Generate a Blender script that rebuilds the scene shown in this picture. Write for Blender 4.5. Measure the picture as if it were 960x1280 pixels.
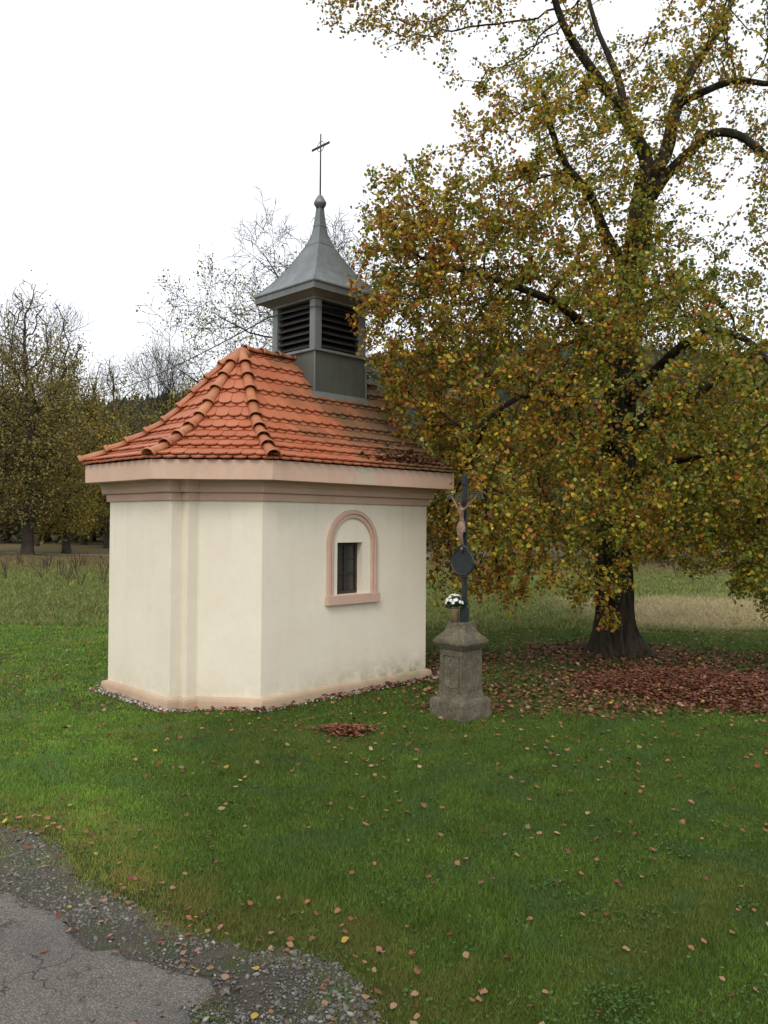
import bpy, bmesh, math, random
import numpy as np
from mathutils import Vector, Matrix, noise
from mathutils.kdtree import KDTree

random.seed(7)
rng = np.random.default_rng(7)
scene = bpy.context.scene
for o in list(bpy.data.objects):
    bpy.data.objects.remove(o)

# ------------------------------------------------------------------ camera
YAW, PITCH, ROLL, FPX = 0.7817, 0.0141, -0.0078, 1013.6
CAM = Vector((-6.5074, -8.6882, 2.4665))
cam = bpy.data.cameras.new("camera")
cam_o = bpy.data.objects.new("camera", cam)
scene.collection.objects.link(cam_o)
Fv = Vector((math.cos(YAW) * math.cos(PITCH), math.sin(YAW) * math.cos(PITCH), math.sin(PITCH)))
Rv = Vector((math.sin(YAW), -math.cos(YAW), 0))
Uv = Rv.cross(Fv)
R2 = Rv * math.cos(ROLL) - Uv * math.sin(ROLL)
U2 = Rv * math.sin(ROLL) + Uv * math.cos(ROLL)
cam_o.matrix_world = Matrix(((R2.x, U2.x, -Fv.x, CAM.x), (R2.y, U2.y, -Fv.y, CAM.y),
                             (R2.z, U2.z, -Fv.z, CAM.z), (0, 0, 0, 1)))
cam.sensor_fit = 'VERTICAL'
cam.sensor_height = 32.0
cam.lens = FPX / 1280 * 32.0
cam.clip_start = 0.1
cam.clip_end = 3000
scene.camera = cam_o

# ------------------------------------------------------------------ light and exposure
SUN_AZ, SUN_EL = math.radians(212), math.radians(46)   # the side the soft light comes from
w = bpy.data.worlds.new("World")
scene.world = w
w.use_nodes = True
nt = w.node_tree
nt.nodes.clear()
out = nt.nodes.new('ShaderNodeOutputWorld')
sky = nt.nodes.new('ShaderNodeTexSky')
sky.sky_type = 'NISHITA'
sky.sun_disc = False
sky.sun_elevation = SUN_EL
sky.sun_rotation = math.radians(90) - SUN_AZ
sky.dust_density = 4
b1 = nt.nodes.new('ShaderNodeBackground')
b1.inputs['Strength'].default_value = 0.05
nt.links.new(sky.outputs[0], b1.inputs['Color'])
b2 = nt.nodes.new('ShaderNodeBackground')          # the even cloud cover
tc = nt.nodes.new('ShaderNodeTexCoord')
nz = nt.nodes.new('ShaderNodeTexNoise')
nz.inputs['Scale'].default_value = 2.2
nz.inputs['Detail'].default_value = 4
rp = nt.nodes.new('ShaderNodeValToRGB')
rp.color_ramp.elements[0].color = (0.96, 0.96, 0.96, 1)
rp.color_ramp.elements[1].color = (1, 0.995, 0.985, 1)
nt.links.new(tc.outputs['Generated'], nz.inputs['Vector'])
nt.links.new(nz.outputs['Fac'], rp.inputs['Fac'])
nt.links.new(rp.outputs[0], b2.inputs['Color'])
b2.inputs['Strength'].default_value = 0.95
ad = nt.nodes.new('ShaderNodeAddShader')
nt.links.new(b1.outputs[0], ad.inputs[0])
nt.links.new(b2.outputs[0], ad.inputs[1])
nt.links.new(ad.outputs[0], out.inputs['Surface'])

sun = bpy.data.lights.new("sun", 'SUN')
sun.energy = 0.9
sun.angle = math.radians(20)
sun.color = (1, 0.96, 0.9)
sun_o = bpy.data.objects.new("sun", sun)
scene.collection.objects.link(sun_o)
sd = Vector((math.cos(SUN_AZ) * math.cos(SUN_EL), math.sin(SUN_AZ) * math.cos(SUN_EL), math.sin(SUN_EL)))
sun_o.rotation_euler = (-sd).to_track_quat('-Z', 'Y').to_euler()
sun_o.location = (-20, 0, 30)
scene.view_settings.view_transform = 'Standard'
scene.view_settings.look = 'None'
scene.view_settings.exposure = 0.15
scene.view_settings.gamma = 1

# ------------------------------------------------------------------ helpers
def tag(o, label=None, cat=None, group=None, kind=None):
    if label: o['label'] = label
    if cat: o['category'] = cat
    if group: o['group'] = group
    if kind: o['kind'] = kind
    return o

def link(o, parent=None):
    scene.collection.objects.link(o)
    if parent is not None:
        o.parent = parent
        o.matrix_parent_inverse = parent.matrix_basis.inverted()
    return o

def empty(name, loc=(0, 0, 0)):
    o = bpy.data.objects.new(name, None)
    o.location = loc
    o.empty_display_size = 0.2
    scene.collection.objects.link(o)
    return o

def fast_mesh(name, V, F, col=None, smooth=False):
    """numpy mesh: V (n,3), F (m,k) or list of such arrays"""
    me = bpy.data.meshes.new(name)
    Fs = F if isinstance(F, list) else [F]
    Fs = [f for f in Fs if len(f)]
    V = np.asarray(V, np.float32)
    me.vertices.add(len(V))
    me.vertices.foreach_set('co', V.ravel())
    nl = sum(f.size for f in Fs)
    nf = sum(len(f) for f in Fs)
    me.loops.add(nl)
    me.polygons.add(nf)
    me.loops.foreach_set('vertex_index', np.concatenate([f.ravel() for f in Fs]).astype(np.int32))
    tot = np.concatenate([np.full(len(f), f.shape[1]) for f in Fs]).astype(np.int32)
    st = np.concatenate([[0], np.cumsum(tot)[:-1]]).astype(np.int32)
    me.polygons.foreach_set('loop_start', st)
    me.polygons.foreach_set('loop_total', tot)
    if smooth:
        me.polygons.foreach_set('use_smooth', np.ones(nf, bool))
    me.update(calc_edges=True)
    if col is not None:
        ca = me.color_attributes.new('tint', 'FLOAT_COLOR', 'POINT')
        c4 = np.ones((len(V), 4), np.float32)
        c4[:, :3] = col
        ca.data.foreach_set('color', c4.ravel())
    return me

def obj(name, me, mat=None, parent=None):
    if mat is not None:
        me.materials.append(mat)
    o = bpy.data.objects.new(name, me)
    return link(o, parent)

def py_mesh(name, verts, faces, mat=None, parent=None, bevel=0, smooth=False, seg=2):
    me = bpy.data.meshes.new(name)
    me.from_pydata([tuple(v) for v in verts], [], faces)
    bm = bmesh.new()
    bm.from_mesh(me)
    bmesh.ops.recalc_face_normals(bm, faces=bm.faces)
    if bevel:
        ed = [e for e in bm.edges if len(e.link_faces) == 2 and e.calc_face_angle(0) > 0.5]
        bmesh.ops.bevel(bm, geom=ed, offset=bevel, segments=seg, affect='EDGES', clamp_overlap=True)
    bm.to_mesh(me)
    bm.free()
    if smooth:
        for p in me.polygons:
            p.use_smooth = True
    return obj(name, me, mat, parent)

def box_vf(x0, x1, y0, y1, z0, z1):
    v = [(x0, y0, z0), (x1, y0, z0), (x1, y1, z0), (x0, y1, z0), (x0, y0, z1), (x1, y0, z1), (x1, y1, z1), (x0, y1, z1)]
    f = [(0, 3, 2, 1), (4, 5, 6, 7), (0, 1, 5, 4), (1, 2, 6, 5), (2, 3, 7, 6), (3, 0, 4, 7)]
    return v, f

def box(name, x0, x1, y0, y1, z0, z1, mat, parent=None, bevel=0.0):
    v, f = box_vf(x0, x1, y0, y1, z0, z1)
    return py_mesh(name, v, f, mat, parent, bevel)

def loft(rings, close=True, cap0=True, cap1=True, base=0):
    """rings: list of equal-length point lists"""
    n = len(rings[0])
    v = [p for r in rings for p in r]
    f = []
    for i in range(len(rings) - 1):
        for j in range(n if close else n - 1):
            a, b = i * n + j, i * n + (j + 1) % n
            f.append((a + base, b + base, b + n + base, a + n + base))
    if cap0: f.append(tuple(base + k for k in range(n))[::-1])
    if cap1: f.append(tuple(base + (len(rings) - 1) * n + k for k in range(n)))
    return v, f

def frame_of(d):
    d = d.normalized()
    a = Vector((0, 0, 1)) if abs(d.z) < 0.9 else Vector((1, 0, 0))
    u = d.cross(a).normalized()
    return u, d.cross(u).normalized()

def tube_vf(pts, rad, n=6, base=0, cap=True, rough=0.0, seed=0):
    pts = [Vector(p) for p in pts]
    rings = []
    u = None
    for i, p in enumerate(pts):
        d = (pts[min(i + 1, len(pts) - 1)] - pts[max(i - 1, 0)])
        if d.length < 1e-6: d = Vector((0, 0, 1))
        d.normalize()
        if u is None:
            u, v = frame_of(d)
        else:
            u = (u - d * u.dot(d))
            if u.length < 1e-4: u, v = frame_of(d)
            u.normalize()
            v = d.cross(u)
        r = rad[i] if hasattr(rad, '__len__') else rad
        ring = []
        for k in range(n):
            a = 2 * math.pi * k / n
            q = u * math.cos(a) + v * math.sin(a)
            rr = r * (1 + rough * noise.noise(p * 3 + q * 2 + Vector((seed, 0, 0)))) if rough else r
            ring.append(p + q * rr)
        rings.append(ring)
    return loft(rings, True, cap, cap, base)

def tube(name, pts, rad, mat, parent=None, n=8, smooth=True, rough=0.0):
    v, f = tube_vf(pts, rad, n, rough=rough)
    return py_mesh(name, v, f, mat, parent, smooth=smooth)

def lathe(name, prof, mat, parent, center, n=20, smooth=True):
    rings = [[Vector((center[0] + r * math.cos(2 * math.pi * k / n), center[1] + r * math.sin(2 * math.pi * k / n), center[2] + z)) for k in range(n)] for r, z in prof]
    v, f = loft(rings)
    return py_mesh(name, v, f, mat, parent, smooth=smooth)

def smooth_path(P, n):
    P = [Vector(p) for p in P]
    P = [P[0] * 2 - P[1]] + P + [P[-1] * 2 - P[-2]]
    out = []
    for i in range(1, len(P) - 2):
        for k in range(n):
            t = k / n
            a, b, c, d = P[i - 1], P[i], P[i + 1], P[i + 2]
            out.append(0.5 * ((2 * b) + (c - a) * t + (2 * a - 5 * b + 4 * c - d) * t * t + (3 * b - a - 3 * c + d) * t ** 3))
    out.append(P[-2].copy())
    return out

# ------------------------------------------------------------------ materials
def new_mat(name):
    m = bpy.data.materials.new(name)
    m.use_nodes = True
    t = m.node_tree
    t.nodes.clear()
    o = t.nodes.new('ShaderNodeOutputMaterial')
    p = t.nodes.new('ShaderNodeBsdfPrincipled')
    t.links.new(p.outputs[0], o.inputs[0])
    return m, t, p, o

def N(t, kind, **kw):
    n = t.nodes.new(kind)
    for k, v in kw.items():
        if k in n.inputs: n.inputs[k].default_value = v
        else: setattr(n, k, v)
    return n

def noise_fac(t, scale, detail=6, rough=0.6, lo=0.35, hi=0.65, vec=None, stretch=None):
    co = N(t, 'ShaderNodeTexCoord')
    src = co.outputs['Object']
    if stretch:
        mp = N(t, 'ShaderNodeMapping')
        mp.inputs['Scale'].default_value = stretch
        t.links.new(src, mp.inputs['Vector'])
        src = mp.outputs[0]
    n = N(t, 'ShaderNodeTexNoise', Scale=scale, Detail=detail, Roughness=rough)
    t.links.new(src, n.inputs['Vector'])
    r = N(t, 'ShaderNodeMapRange')
    r.inputs[1].default_value, r.inputs[2].default_value = lo, hi
    t.links.new(n.outputs['Fac'], r.inputs[0])
    return r.outputs[0], n.outputs['Fac']

def mix(t, fac, a, b, mode='MIX'):
    m = N(t, 'ShaderNodeMix', data_type='RGBA', blend_type=mode)
    if hasattr(fac, 'type') or hasattr(fac, 'links'): t.links.new(fac, m.inputs[0])
    else: m.inputs[0].default_value = fac
    for s, x in ((6, a), (7, b)):
        if isinstance(x, tuple): m.inputs[s].default_value = (*x[:3], 1)
        else: t.links.new(x, m.inputs[s])
    return m.outputs[2]

def math_n(t, op, a, b=0.0, clamp=False):
    m = N(t, 'ShaderNodeMath', operation=op)
    m.use_clamp = clamp
    for i, x in enumerate((a, b)):
        if isinstance(x, (int, float)): m.inputs[i].default_value = x
        else: t.links.new(x, m.inputs[i])
    return m.outputs[0]

def bump(t, p, h, strength=0.3, dist=0.01):
    b = N(t, 'ShaderNodeBump', Strength=strength, Distance=dist)
    t.links.new(h, b.inputs['Height'])
    t.links.new(b.outputs[0], p.inputs['Normal'])

def simple(name, c1, c2, scale=8, rough=0.7, metal=0.0, bstr=0.3, bdist=0.005, bscale=None, lo=0.35, hi=0.65, spec=0.5, stretch=None):
    m, t, p, o = new_mat(name)
    f, raw = noise_fac(t, scale, lo=lo, hi=hi, stretch=stretch)
    t.links.new(mix(t, f, c1, c2), p.inputs['Base Color'])
    p.inputs['Roughness'].default_value = rough
    p.inputs['Metallic'].default_value = metal
    p.inputs['Specular IOR Level'].default_value = spec
    if bstr:
        f2, r2 = noise_fac(t, bscale or scale * 5, stretch=stretch)
        bump(t, p, r2, bstr, bdist)
    return m

def pos_z(t):
    g = N(t, 'ShaderNodeNewGeometry')
    s = N(t, 'ShaderNodeSeparateXYZ')
    t.links.new(g.outputs['Position'], s.inputs[0])
    return s

def maprange(t, v, a, b, c=0.0, d=1.0):
    r = N(t, 'ShaderNodeMapRange')
    r.inputs[1].default_value, r.inputs[2].default_value, r.inputs[3].default_value, r.inputs[4].default_value = a, b, c, d
    t.links.new(v, r.inputs[0])
    return r.outputs[0]

def plaster(name, base, dark, grime=(0.25, 0.24, 0.14)):
    m, t, p, o = new_mat(name)
    f1, _ = noise_fac(t, 1.3, 5, 0.55)
    f2, _ = noise_fac(t, 9, 8, 0.7, 0.45, 0.75)
    c = mix(t, f1, base, dark)
    c = mix(t, math_n(t, 'MULTIPLY', f2, 0.25), c, tuple(x * 0.82 for x in dark))
    # faint runs under the cornice and splash grime above the ground, greener to the right of the window wall
    fs, _ = noise_fac(t, 1.0, 6, 0.6, 0.5, 0.8, stretch=(7, 7, 0.35))
    s = pos_z(t)
    top_z = maprange(t, s.outputs[2], 1.9, 2.8, 0.05, 0.22)
    c = mix(t, math_n(t, 'MULTIPLY', fs, top_z), c, (0.30, 0.28, 0.2))
    fw, rw = noise_fac(t, 2.6, 3, 0.5)
    ck = maprange(t, math_n(t, 'ABSOLUTE', math_n(t, 'SUBTRACT', rw, 0.5)), 0.0, 0.0022, 1.0, 0.0)
    fk, rk = noise_fac(t, 0.8, 2, 0.5, 0.55, 0.62)
    c = mix(t, math_n(t, 'MULTIPLY', math_n(t, 'MULTIPLY', ck, fk), 0.30), c, (0.3, 0.27, 0.2))
    gz = maprange(t, s.outputs[2], 0.15, 0.62, 1.0, 0.0)
    gx = maprange(t, s.outputs[0], 0.2, 3.3, 0.35, 1.5)
    fn, _ = noise_fac(t, 4.5, 6, 0.7, 0.3, 0.7)
    g = math_n(t, 'MULTIPLY', math_n(t, 'POWER', gz, 2.0), math_n(t, 'MULTIPLY', fn, gx), True)
    c = mix(t, math_n(t, 'MULTIPLY', g, 0.85, True), c, grime)
    t.links.new(c, p.inputs['Base Color'])
    p.inputs['Roughness'].default_value = 0.88
    p.inputs['Specular IOR Level'].default_value = 0.2
    fb, rb = noise_fac(t, 60, 6, 0.7)
    fb2, rb2 = noise_fac(t, 5, 4, 0.6)
    bump(t, p, math_n(t, 'ADD', rb, math_n(t, 'MULTIPLY', rb2, 2.0)), 0.35, 0.004)
    return m

M_CREAM = plaster('cream_plaster', (0.765, 0.71, 0.59), (0.72, 0.66, 0.535), (0.20, 0.20, 0.09))
M_PINK = plaster('pink_plaster', (0.56, 0.39, 0.305), (0.50, 0.345, 0.265), (0.28, 0.22, 0.14))
M_PLINTH = plaster('plinth_plaster', (0.56, 0.42, 0.31), (0.48, 0.34, 0.24), (0.30, 0.27, 0.17))

# fascia: pink plaster with a bare grey repaired patch
M_FASCIA = plaster('fascia_plaster', (0.60, 0.42, 0.32), (0.54, 0.375, 0.28), (0.28, 0.22, 0.14))
def add_patch(m):
    t = m.node_tree
    p = [n for n in t.nodes if n.type == 'BSDF_PRINCIPLED'][0]
    src = p.inputs['Base Color'].links[0].from_socket
    s = pos_z(t)
    dx = math_n(t, 'ABSOLUTE', math_n(t, 'SUBTRACT', s.outputs[0], 1.52))
    fn, raw = noise_fac(t, 9, 5, 0.7, 0.3, 0.7)
    k = math_n(t, 'SUBTRACT', 0.46, math_n(t, 'ADD', dx, math_n(t, 'MULTIPLY', raw, 0.55)))
    k = maprange(t, k, -0.02, 0.03)
    yk = maprange(t, s.outputs[1], -0.2, -0.3)
    k = math_n(t, 'MULTIPLY', k, yk, True)
    t.links.new(mix(t, math_n(t, 'MULTIPLY', k, 0.75), src, (0.52, 0.45, 0.36)), p.inputs['Base Color'])
add_patch(M_FASCIA)

def tile_mat(name, ca, cb, cc):
    m, t, p, o = new_mat(name)
    oi = N(t, 'ShaderNodeObjectInfo')
    rr = N(t, 'ShaderNodeValToRGB')
    rr.color_ramp.elements[0].color = (*ca, 1)
    rr.color_ramp.elements[1].color = (*cb, 1)
    rr.color_ramp.elements.new(0.5).color = (*cc, 1)
    g = N(t, 'ShaderNodeNewGeometry')
    wn = N(t, 'ShaderNodeTexWhiteNoise', noise_dimensions='1D')
    t.links.new(math_n(t, 'ADD', g.outputs['Random Per Island'], oi.outputs['Random']), wn.inputs['W'])
    t.links.new(wn.outputs['Value'], rr.inputs['Fac'])
    nn = N(t, 'ShaderNodeTexNoise', Scale=2.2, Detail=8, Roughness=0.7)
    t.links.new(g.outputs['Position'], nn.inputs['Vector'])
    s = pos_z(t)
    # moss and soot: strongest on the tree side of the roof
    mk = maprange(t, s.outputs[0], 0.6, 2.8, -0.12, 0.33)
    mk = math_n(t, 'ADD', mk, nn.outputs['Fac'])
    k = maprange(t, mk, 0.48, 0.78)
    c = mix(t, math_n(t, 'MULTIPLY', k, 0.85), rr.outputs[0], (0.115, 0.085, 0.042))
    n2 = N(t, 'ShaderNodeTexNoise', Scale=30, Detail=5, Roughness=0.7)
    t.links.new(g.outputs['Position'], n2.inputs['Vector'])
    k2 = maprange(t, n2.outputs['Fac'], 0.55, 0.75)
    c = mix(t, math_n(t, 'MULTIPLY', k2, 0.5), c, (0.16, 0.07, 0.045))
    n3 = N(t, 'ShaderNodeTexNoise', Scale=7, Detail=6, Roughness=0.7)
    t.links.new(g.outputs['Position'], n3.inputs['Vector'])
    c = mix(t, math_n(t, 'MULTIPLY', maprange(t, n3.outputs['Fac'], 0.5, 0.8), 0.45), c, (0.25, 0.15, 0.07))
    t.links.new(c, p.inputs['Base Color'])
    p.inputs['Roughness'].default_value = 0.55
    p.inputs['Specular IOR Level'].default_value = 0.45
    bump(t, p, n2.outputs['Fac'], 0.25, 0.003)
    return m
M_TILE = tile_mat('clay_tile', (0.385, 0.110, 0.050), (0.455, 0.155, 0.076), (0.42, 0.130, 0.060))
M_HIP = tile_mat('clay_hip_tile', (0.42, 0.15, 0.065), (0.47, 0.185, 0.085), (0.35, 0.125, 0.055))
M_DECK = simple('roof_underlay', (0.10, 0.03, 0.02), (0.06, 0.02, 0.015), 6)

def zinc(name, a, b, rough=0.45, metal=0.55):
    m, t, p, o = new_mat(name)
    f1, r1 = noise_fac(t, 2.2, 7, 0.65)
    f2, r2 = noise_fac(t, 1.2, 5, 0.6, 0.45, 0.75, stretch=(8, 8, 0.6))
    c = mix(t, f1, a, b)
    c = mix(t, math_n(t, 'MULTIPLY', f2, 0.4), c, tuple(x * 0.55 for x in b))
    t.links.new(c, p.inputs['Base Color'])
    p.inputs['Metallic'].default_value = metal
    t.links.new(maprange(t, r1, 0.3, 0.7, rough - 0.08, rough + 0.15), p.inputs['Roughness'])
    bump(t, p, r1, 0.15, 0.02)
    return m
M_ZINC = zinc('grey_painted_sheet', (0.20, 0.225, 0.225), (0.155, 0.175, 0.175))
M_ZINC_TRIM = zinc('grey_post_sheet', (0.19, 0.21, 0.205), (0.16, 0.175, 0.17), 0.55, 0.3)
M_BOX = zinc('turret_base_sheet', (0.115, 0.125, 0.11), (0.085, 0.092, 0.08), 0.6, 0.3)
M_SLAT = simple('black_louvre', (0.022, 0.02, 0.02), (0.012, 0.011, 0.011), 10, 0.6)
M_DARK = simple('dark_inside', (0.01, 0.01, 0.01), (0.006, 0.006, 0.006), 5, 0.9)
M_IRON = simple('black_painted_iron', (0.02, 0.025, 0.03), (0.035, 0.04, 0.042), 12, 0.5, 0.4, 0.3, 0.003, 60)
M_IRON2 = simple('weathered_iron', (0.10, 0.10, 0.08), (0.05, 0.055, 0.05), 14, 0.6, 0.3, 0.3, 0.003, 60)
M_RUST = simple('rusty_rod', (0.06, 0.04, 0.03), (0.03, 0.025, 0.02), 14, 0.7, 0.3)
M_FIGURE = simple('weathered_painted_figure', (0.25, 0.145, 0.10), (0.12, 0.07, 0.045), 25, 0.6, 0, 0.4, 0.004, 80)
M_CLOTH = simple('figure_loincloth', (0.34, 0.22, 0.15), (0.18, 0.115, 0.08), 25, 0.7, 0, 0.4, 0.004, 80)
M_WOOD = simple('dark_window_wood', (0.035, 0.022, 0.015), (0.02, 0.014, 0.01), 20, 0.6)

m, t, p, o = new_mat('window_glass')
p.inputs['Base Color'].default_value = (0.035, 0.035, 0.035, 1)
p.inputs['Roughness'].default_value = 0.18
p.inputs['Specular IOR Level'].default_value = 0.6
f, r = noise_fac(t, 6, 4, 0.6)
bump(t, p, r, 0.15, 0.01)
M_GLASS = m

# sandstone of the pedestal, lichen and black crust
m, t, p, o = new_mat('weathered_sandstone')
f1, r1 = noise_fac(t, 4, 8, 0.7)
f2, r2 = noise_fac(t, 14, 8, 0.75, 0.42, 0.62)
f3, r3 = noise_fac(t, 3.2, 6, 0.65, 0.5, 0.68)
f4, r4 = noise_fac(t, 45, 4, 0.6, 0.56, 0.68)
c = mix(t, f1, (0.175, 0.15, 0.105), (0.095, 0.085, 0.06))
c = mix(t, math_n(t, 'MULTIPLY', f2, 0.6), c, (0.05, 0.046, 0.036))
c = mix(t, math_n(t, 'MULTIPLY', f3, 0.55), c, (0.085, 0.095, 0.03))
c = mix(t, math_n(t, 'MULTIPLY', f4, 0.5), c, (0.30, 0.29, 0.24))
t.links.new(c, p.inputs['Base Color'])
p.inputs['Roughness'].default_value = 0.95
p.inputs['Specular IOR Level'].default_value = 0.15
bump(t, p, math_n(t, 'ADD', r1, r2), 0.8, 0.012)
M_STONE = m

def attr_mat(name, rough=0.6, transl=0.0, spec=0.3, var=0.0):
    m, t, p, o = new_mat(name)
    a = N(t, 'ShaderNodeAttribute', attribute_name='tint')
    t.links.new(a.outputs['Color'], p.inputs['Base Color'])
    p.inputs['Roughness'].default_value = rough
    p.inputs['Specular IOR Level'].default_value = spec
    if transl:
        tr = N(t, 'ShaderNodeBsdfTranslucent')
        t.links.new(a.outputs['Color'], tr.inputs[0])
        ms = N(t, 'ShaderNodeMixShader')
        ms.inputs[0].default_value = transl
        t.links.new(p.outputs[0], ms.inputs[1])
        t.links.new(tr.outputs[0], ms.inputs[2])
        t.links.new(ms.outputs[0], o.inputs[0])
    return m
M_LEAF = attr_mat('linden_leaves', 0.5, 0.35, 0.35)
M_FAR_LEAF = attr_mat('far_leaves', 0.8, 0.2, 0.1)
M_GRASS = attr_mat('grass_blades', 0.6, 0.25, 0.2)
M_LITTER = attr_mat('dry_leaves', 0.75, 0.0, 0.2)
M_PEBBLE = attr_mat('loose_stones', 0.85, 0.0, 0.25)
M_BARK = simple('dark_linden_bark', (0.060, 0.052, 0.038), (0.018, 0.014, 0.010), 3.0, 0.9, 0, 1.0, 0.05, 9, stretch=(3, 3, 0.5), spec=0.15)
M_TWIG = simple('dark_twigs', (0.030, 0.024, 0.018), (0.018, 0.014, 0.010), 6, 0.9, 0, 0, spec=0.15)
M_FARBARK = simple('far_bark', (0.06, 0.05, 0.038), (0.035, 0.03, 0.022), 2, 0.9, 0, 0, spec=0.1)
M_PETAL = simple('white_petals', (0.8, 0.8, 0.76), (0.7, 0.7, 0.64), 20, 0.6, 0, 0)
M_POT = simple('ochre_flower_pot', (0.26, 0.20, 0.11), (0.17, 0.13, 0.07), 12, 0.6)
M_GREEN = simple('dark_bouquet_leaves', (0.012, 0.03, 0.012), (0.02, 0.045, 0.015), 20, 0.6, 0, 0)

# ------------------------------------------------------------------ ground height and zones
FWD = np.array([math.cos(YAW), math.sin(YAW)])
RGT = np.array([math.sin(YAW), -math.cos(YAW)])
C2 = np.array([CAM.x, CAM.y])

def ss(x, a, b):
    t = np.clip((x - a) / (b - a), 0, 1)
    return t * t * (3 - 2 * t)

def vnoise(x, y, s, seed=0):
    """cheap smooth value noise, numpy"""
    x = np.asarray(x, float) * s + seed * 17.3
    y = np.asarray(y, float) * s + seed * 5.1
    xi, yi = np.floor(x), np.floor(y)
    fx, fy = x - xi, y - yi
    fx, fy = fx * fx * (3 - 2 * fx), fy * fy * (3 - 2 * fy)
    def h(a, b):
        q = np.sin(a * 127.1 + b * 311.7 + seed * 74.7) * 43758.5453
        return q - np.floor(q)
    return (h(xi, yi) * (1 - fx) + h(xi + 1, yi) * fx) * (1 - fy) + (h(xi, yi + 1) * (1 - fx) + h(xi + 1, yi + 1) * fx) * fy

def fbm(x, y, s, seed=0, o=3):
    r = 0
    a = 0.5
    for k in range(o):
        r = r + a * vnoise(x, y, s * 2 ** k, seed + k)
        a *= 0.5
    return r / (1 - 0.5 ** o)

def ground_z(x, y):
    x, y = np.asarray(x, float), np.asarray(y, float)
    d = np.hypot(np.maximum(np.abs(x - 1.6) - 2.6, 0), np.maximum(np.abs(y - 1.0) - 3.2, 0))
    k = ss(d, 0.3, 6)
    near = ss(np.hypot(x - CAM.x, y - CAM.y), 6, 11)
    z = (fbm(x, y, 0.33, 3) - 0.5) * 0.16 * k * near
    # low mound under the leaf heap and round the tree
    rr = (x - 7.31) ** 2 + (y + 1.10) ** 2
    z = z + 0.07 * np.exp(-rr / 1.6)
    # the valley side far behind
    f = (x - CAM.x) * FWD[0] + (y - CAM.y) * FWD[1]
    r = (x - CAM.x) * RGT[0] + (y - CAM.y) * RGT[1]
    z = z + ss(f, 130, 420) * (58 + 26 * ss(r, 0, 200) + 14 * np.sin(r * 0.018 + 1.0)) + ss(f, 95, 160) * 1.5
    return z

ASPHALT = [(-4.53, -2.74), (-4.43, -3.04), (-4.37, -3.21), (-4.35, -3.46), (-4.26, -3.75), (-4.35, -4.03), (-4.34, -4.23),
           (-4.22, -4.31), (-4.24, -4.45), (-4.17, -4.55), (-4.13, -4.72), (-4.02, -4.94), (-4.08, -5.10), (-4.24, -5.13), (-4.31, -5.24), (-4.68, -5.74)]
GRAVEL = [(-4.18, -1.5), (-4.02, -1.89), (-3.85, -2.12), (-3.84, -2.56), (-3.88, -2.97), (-3.95, -3.33), (-3.91, -3.76), (-3.86, -4.15),
          (-3.69, -4.81), (-3.46, -5.09), (-3.42, -5.4), (-3.45, -5.59), (-3.62, -5.88), (-4.0, -6.36), (-4.4, -7.2)]

def poly_in(px, py, poly):
    px, py = np.asarray(px), np.asarray(py)
    r = np.zeros(px.shape, bool)
    n = len(poly)
    for i in range(n):
        x0, y0 = poly[i]
        x1, y1 = poly[(i + 1) % n]
        c = ((y0 > py) != (y1 > py)) & (px < (x1 - x0) * (py - y0) / (y1 - y0 + 1e-12) + x0)
        r ^= c
    return r

GR_POLY = [(-5.4, 1.2)] + GRAVEL + [(-6.5, -8), (-12, -4), (-7, 1.2)]
AS_POLY = [(-5.6, 0.9), (-4.95, -1.2), (-4.7, -2.2)] + ASPHALT + [(-5.6, -8.2), (-14, -8), (-9, 1)]

def dist_line(px, py, line):
    px, py = np.asarray(px, float), np.asarray(py, float)
    d = np.full(px.shape, 1e9)
    for (x0, y0), (x1, y1) in zip(line[:-1], line[1:]):
        ex, ey = x1 - x0, y1 - y0
        t = np.clip(((px - x0) * ex + (py - y0) * ey) / (ex * ex + ey * ey), 0, 1)
        d = np.minimum(d, np.hypot(px - x0 - t * ex, py - y0 - t * ey))
    return d

# ------------------------------------------------------------------ ground sheet
def spaced(n, c, near, far):
    t = np.linspace(-1, 1, n)
    return c + np.sign(t) * (near * np.abs(t) * 1.0 + far * np.abs(t) ** 5)
gx = spaced(300, 0.0, 22, 900)
gy = spaced(300, -2.0, 22, 900)
GX, GY = np.meshgrid(gx, gy, indexing='ij')
GZ = ground_z(GX, GY)
V = np.stack([GX.ravel(), GY.ravel(), GZ.ravel()], 1)
idx = np.arange(300 * 300).reshape(300, 300)
F = np.stack([idx[:-1, :-1].ravel(), idx[1:, :-1].ravel(), idx[1:, 1:].ravel(), idx[:-1, 1:].ravel()], 1)

m, t, p, o = new_mat('ground_turf')
g = N(t, 'ShaderNodeNewGeometry')
def pn(scale, detail=6, rough=0.65):
    n = N(t, 'ShaderNodeTexNoise', Scale=scale, Detail=detail, Roughness=rough)
    t.links.new(g.outputs['Position'], n.inputs['Vector'])
    return n.outputs['Fac']
def dotp(vx, vy, off):
    d = N(t, 'ShaderNodeVectorMath', operation='DOT_PRODUCT')
    t.links.new(g.outputs['Position'], d.inputs[0])
    d.inputs[1].default_value = (vx, vy, 0)
    return math_n(t, 'SUBTRACT', d.outputs['Value'], off)
ff = dotp(FWD[0], FWD[1], float(C2 @ FWD))
fr = dotp(RGT[0], RGT[1], float(C2 @ RGT))
soil = mix(t, maprange(t, pn(9), 0.4, 0.6), (0.045, 0.068, 0.013), (0.07, 0.08, 0.022))
c = mix(t, maprange(t, pn(40), 0.45, 0.7), soil, (0.04, 0.07, 0.012))
mead = mix(t, maprange(t, pn(0.7), 0.35, 0.65), (0.10, 0.14, 0.035), (0.16, 0.16, 0.055))
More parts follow.
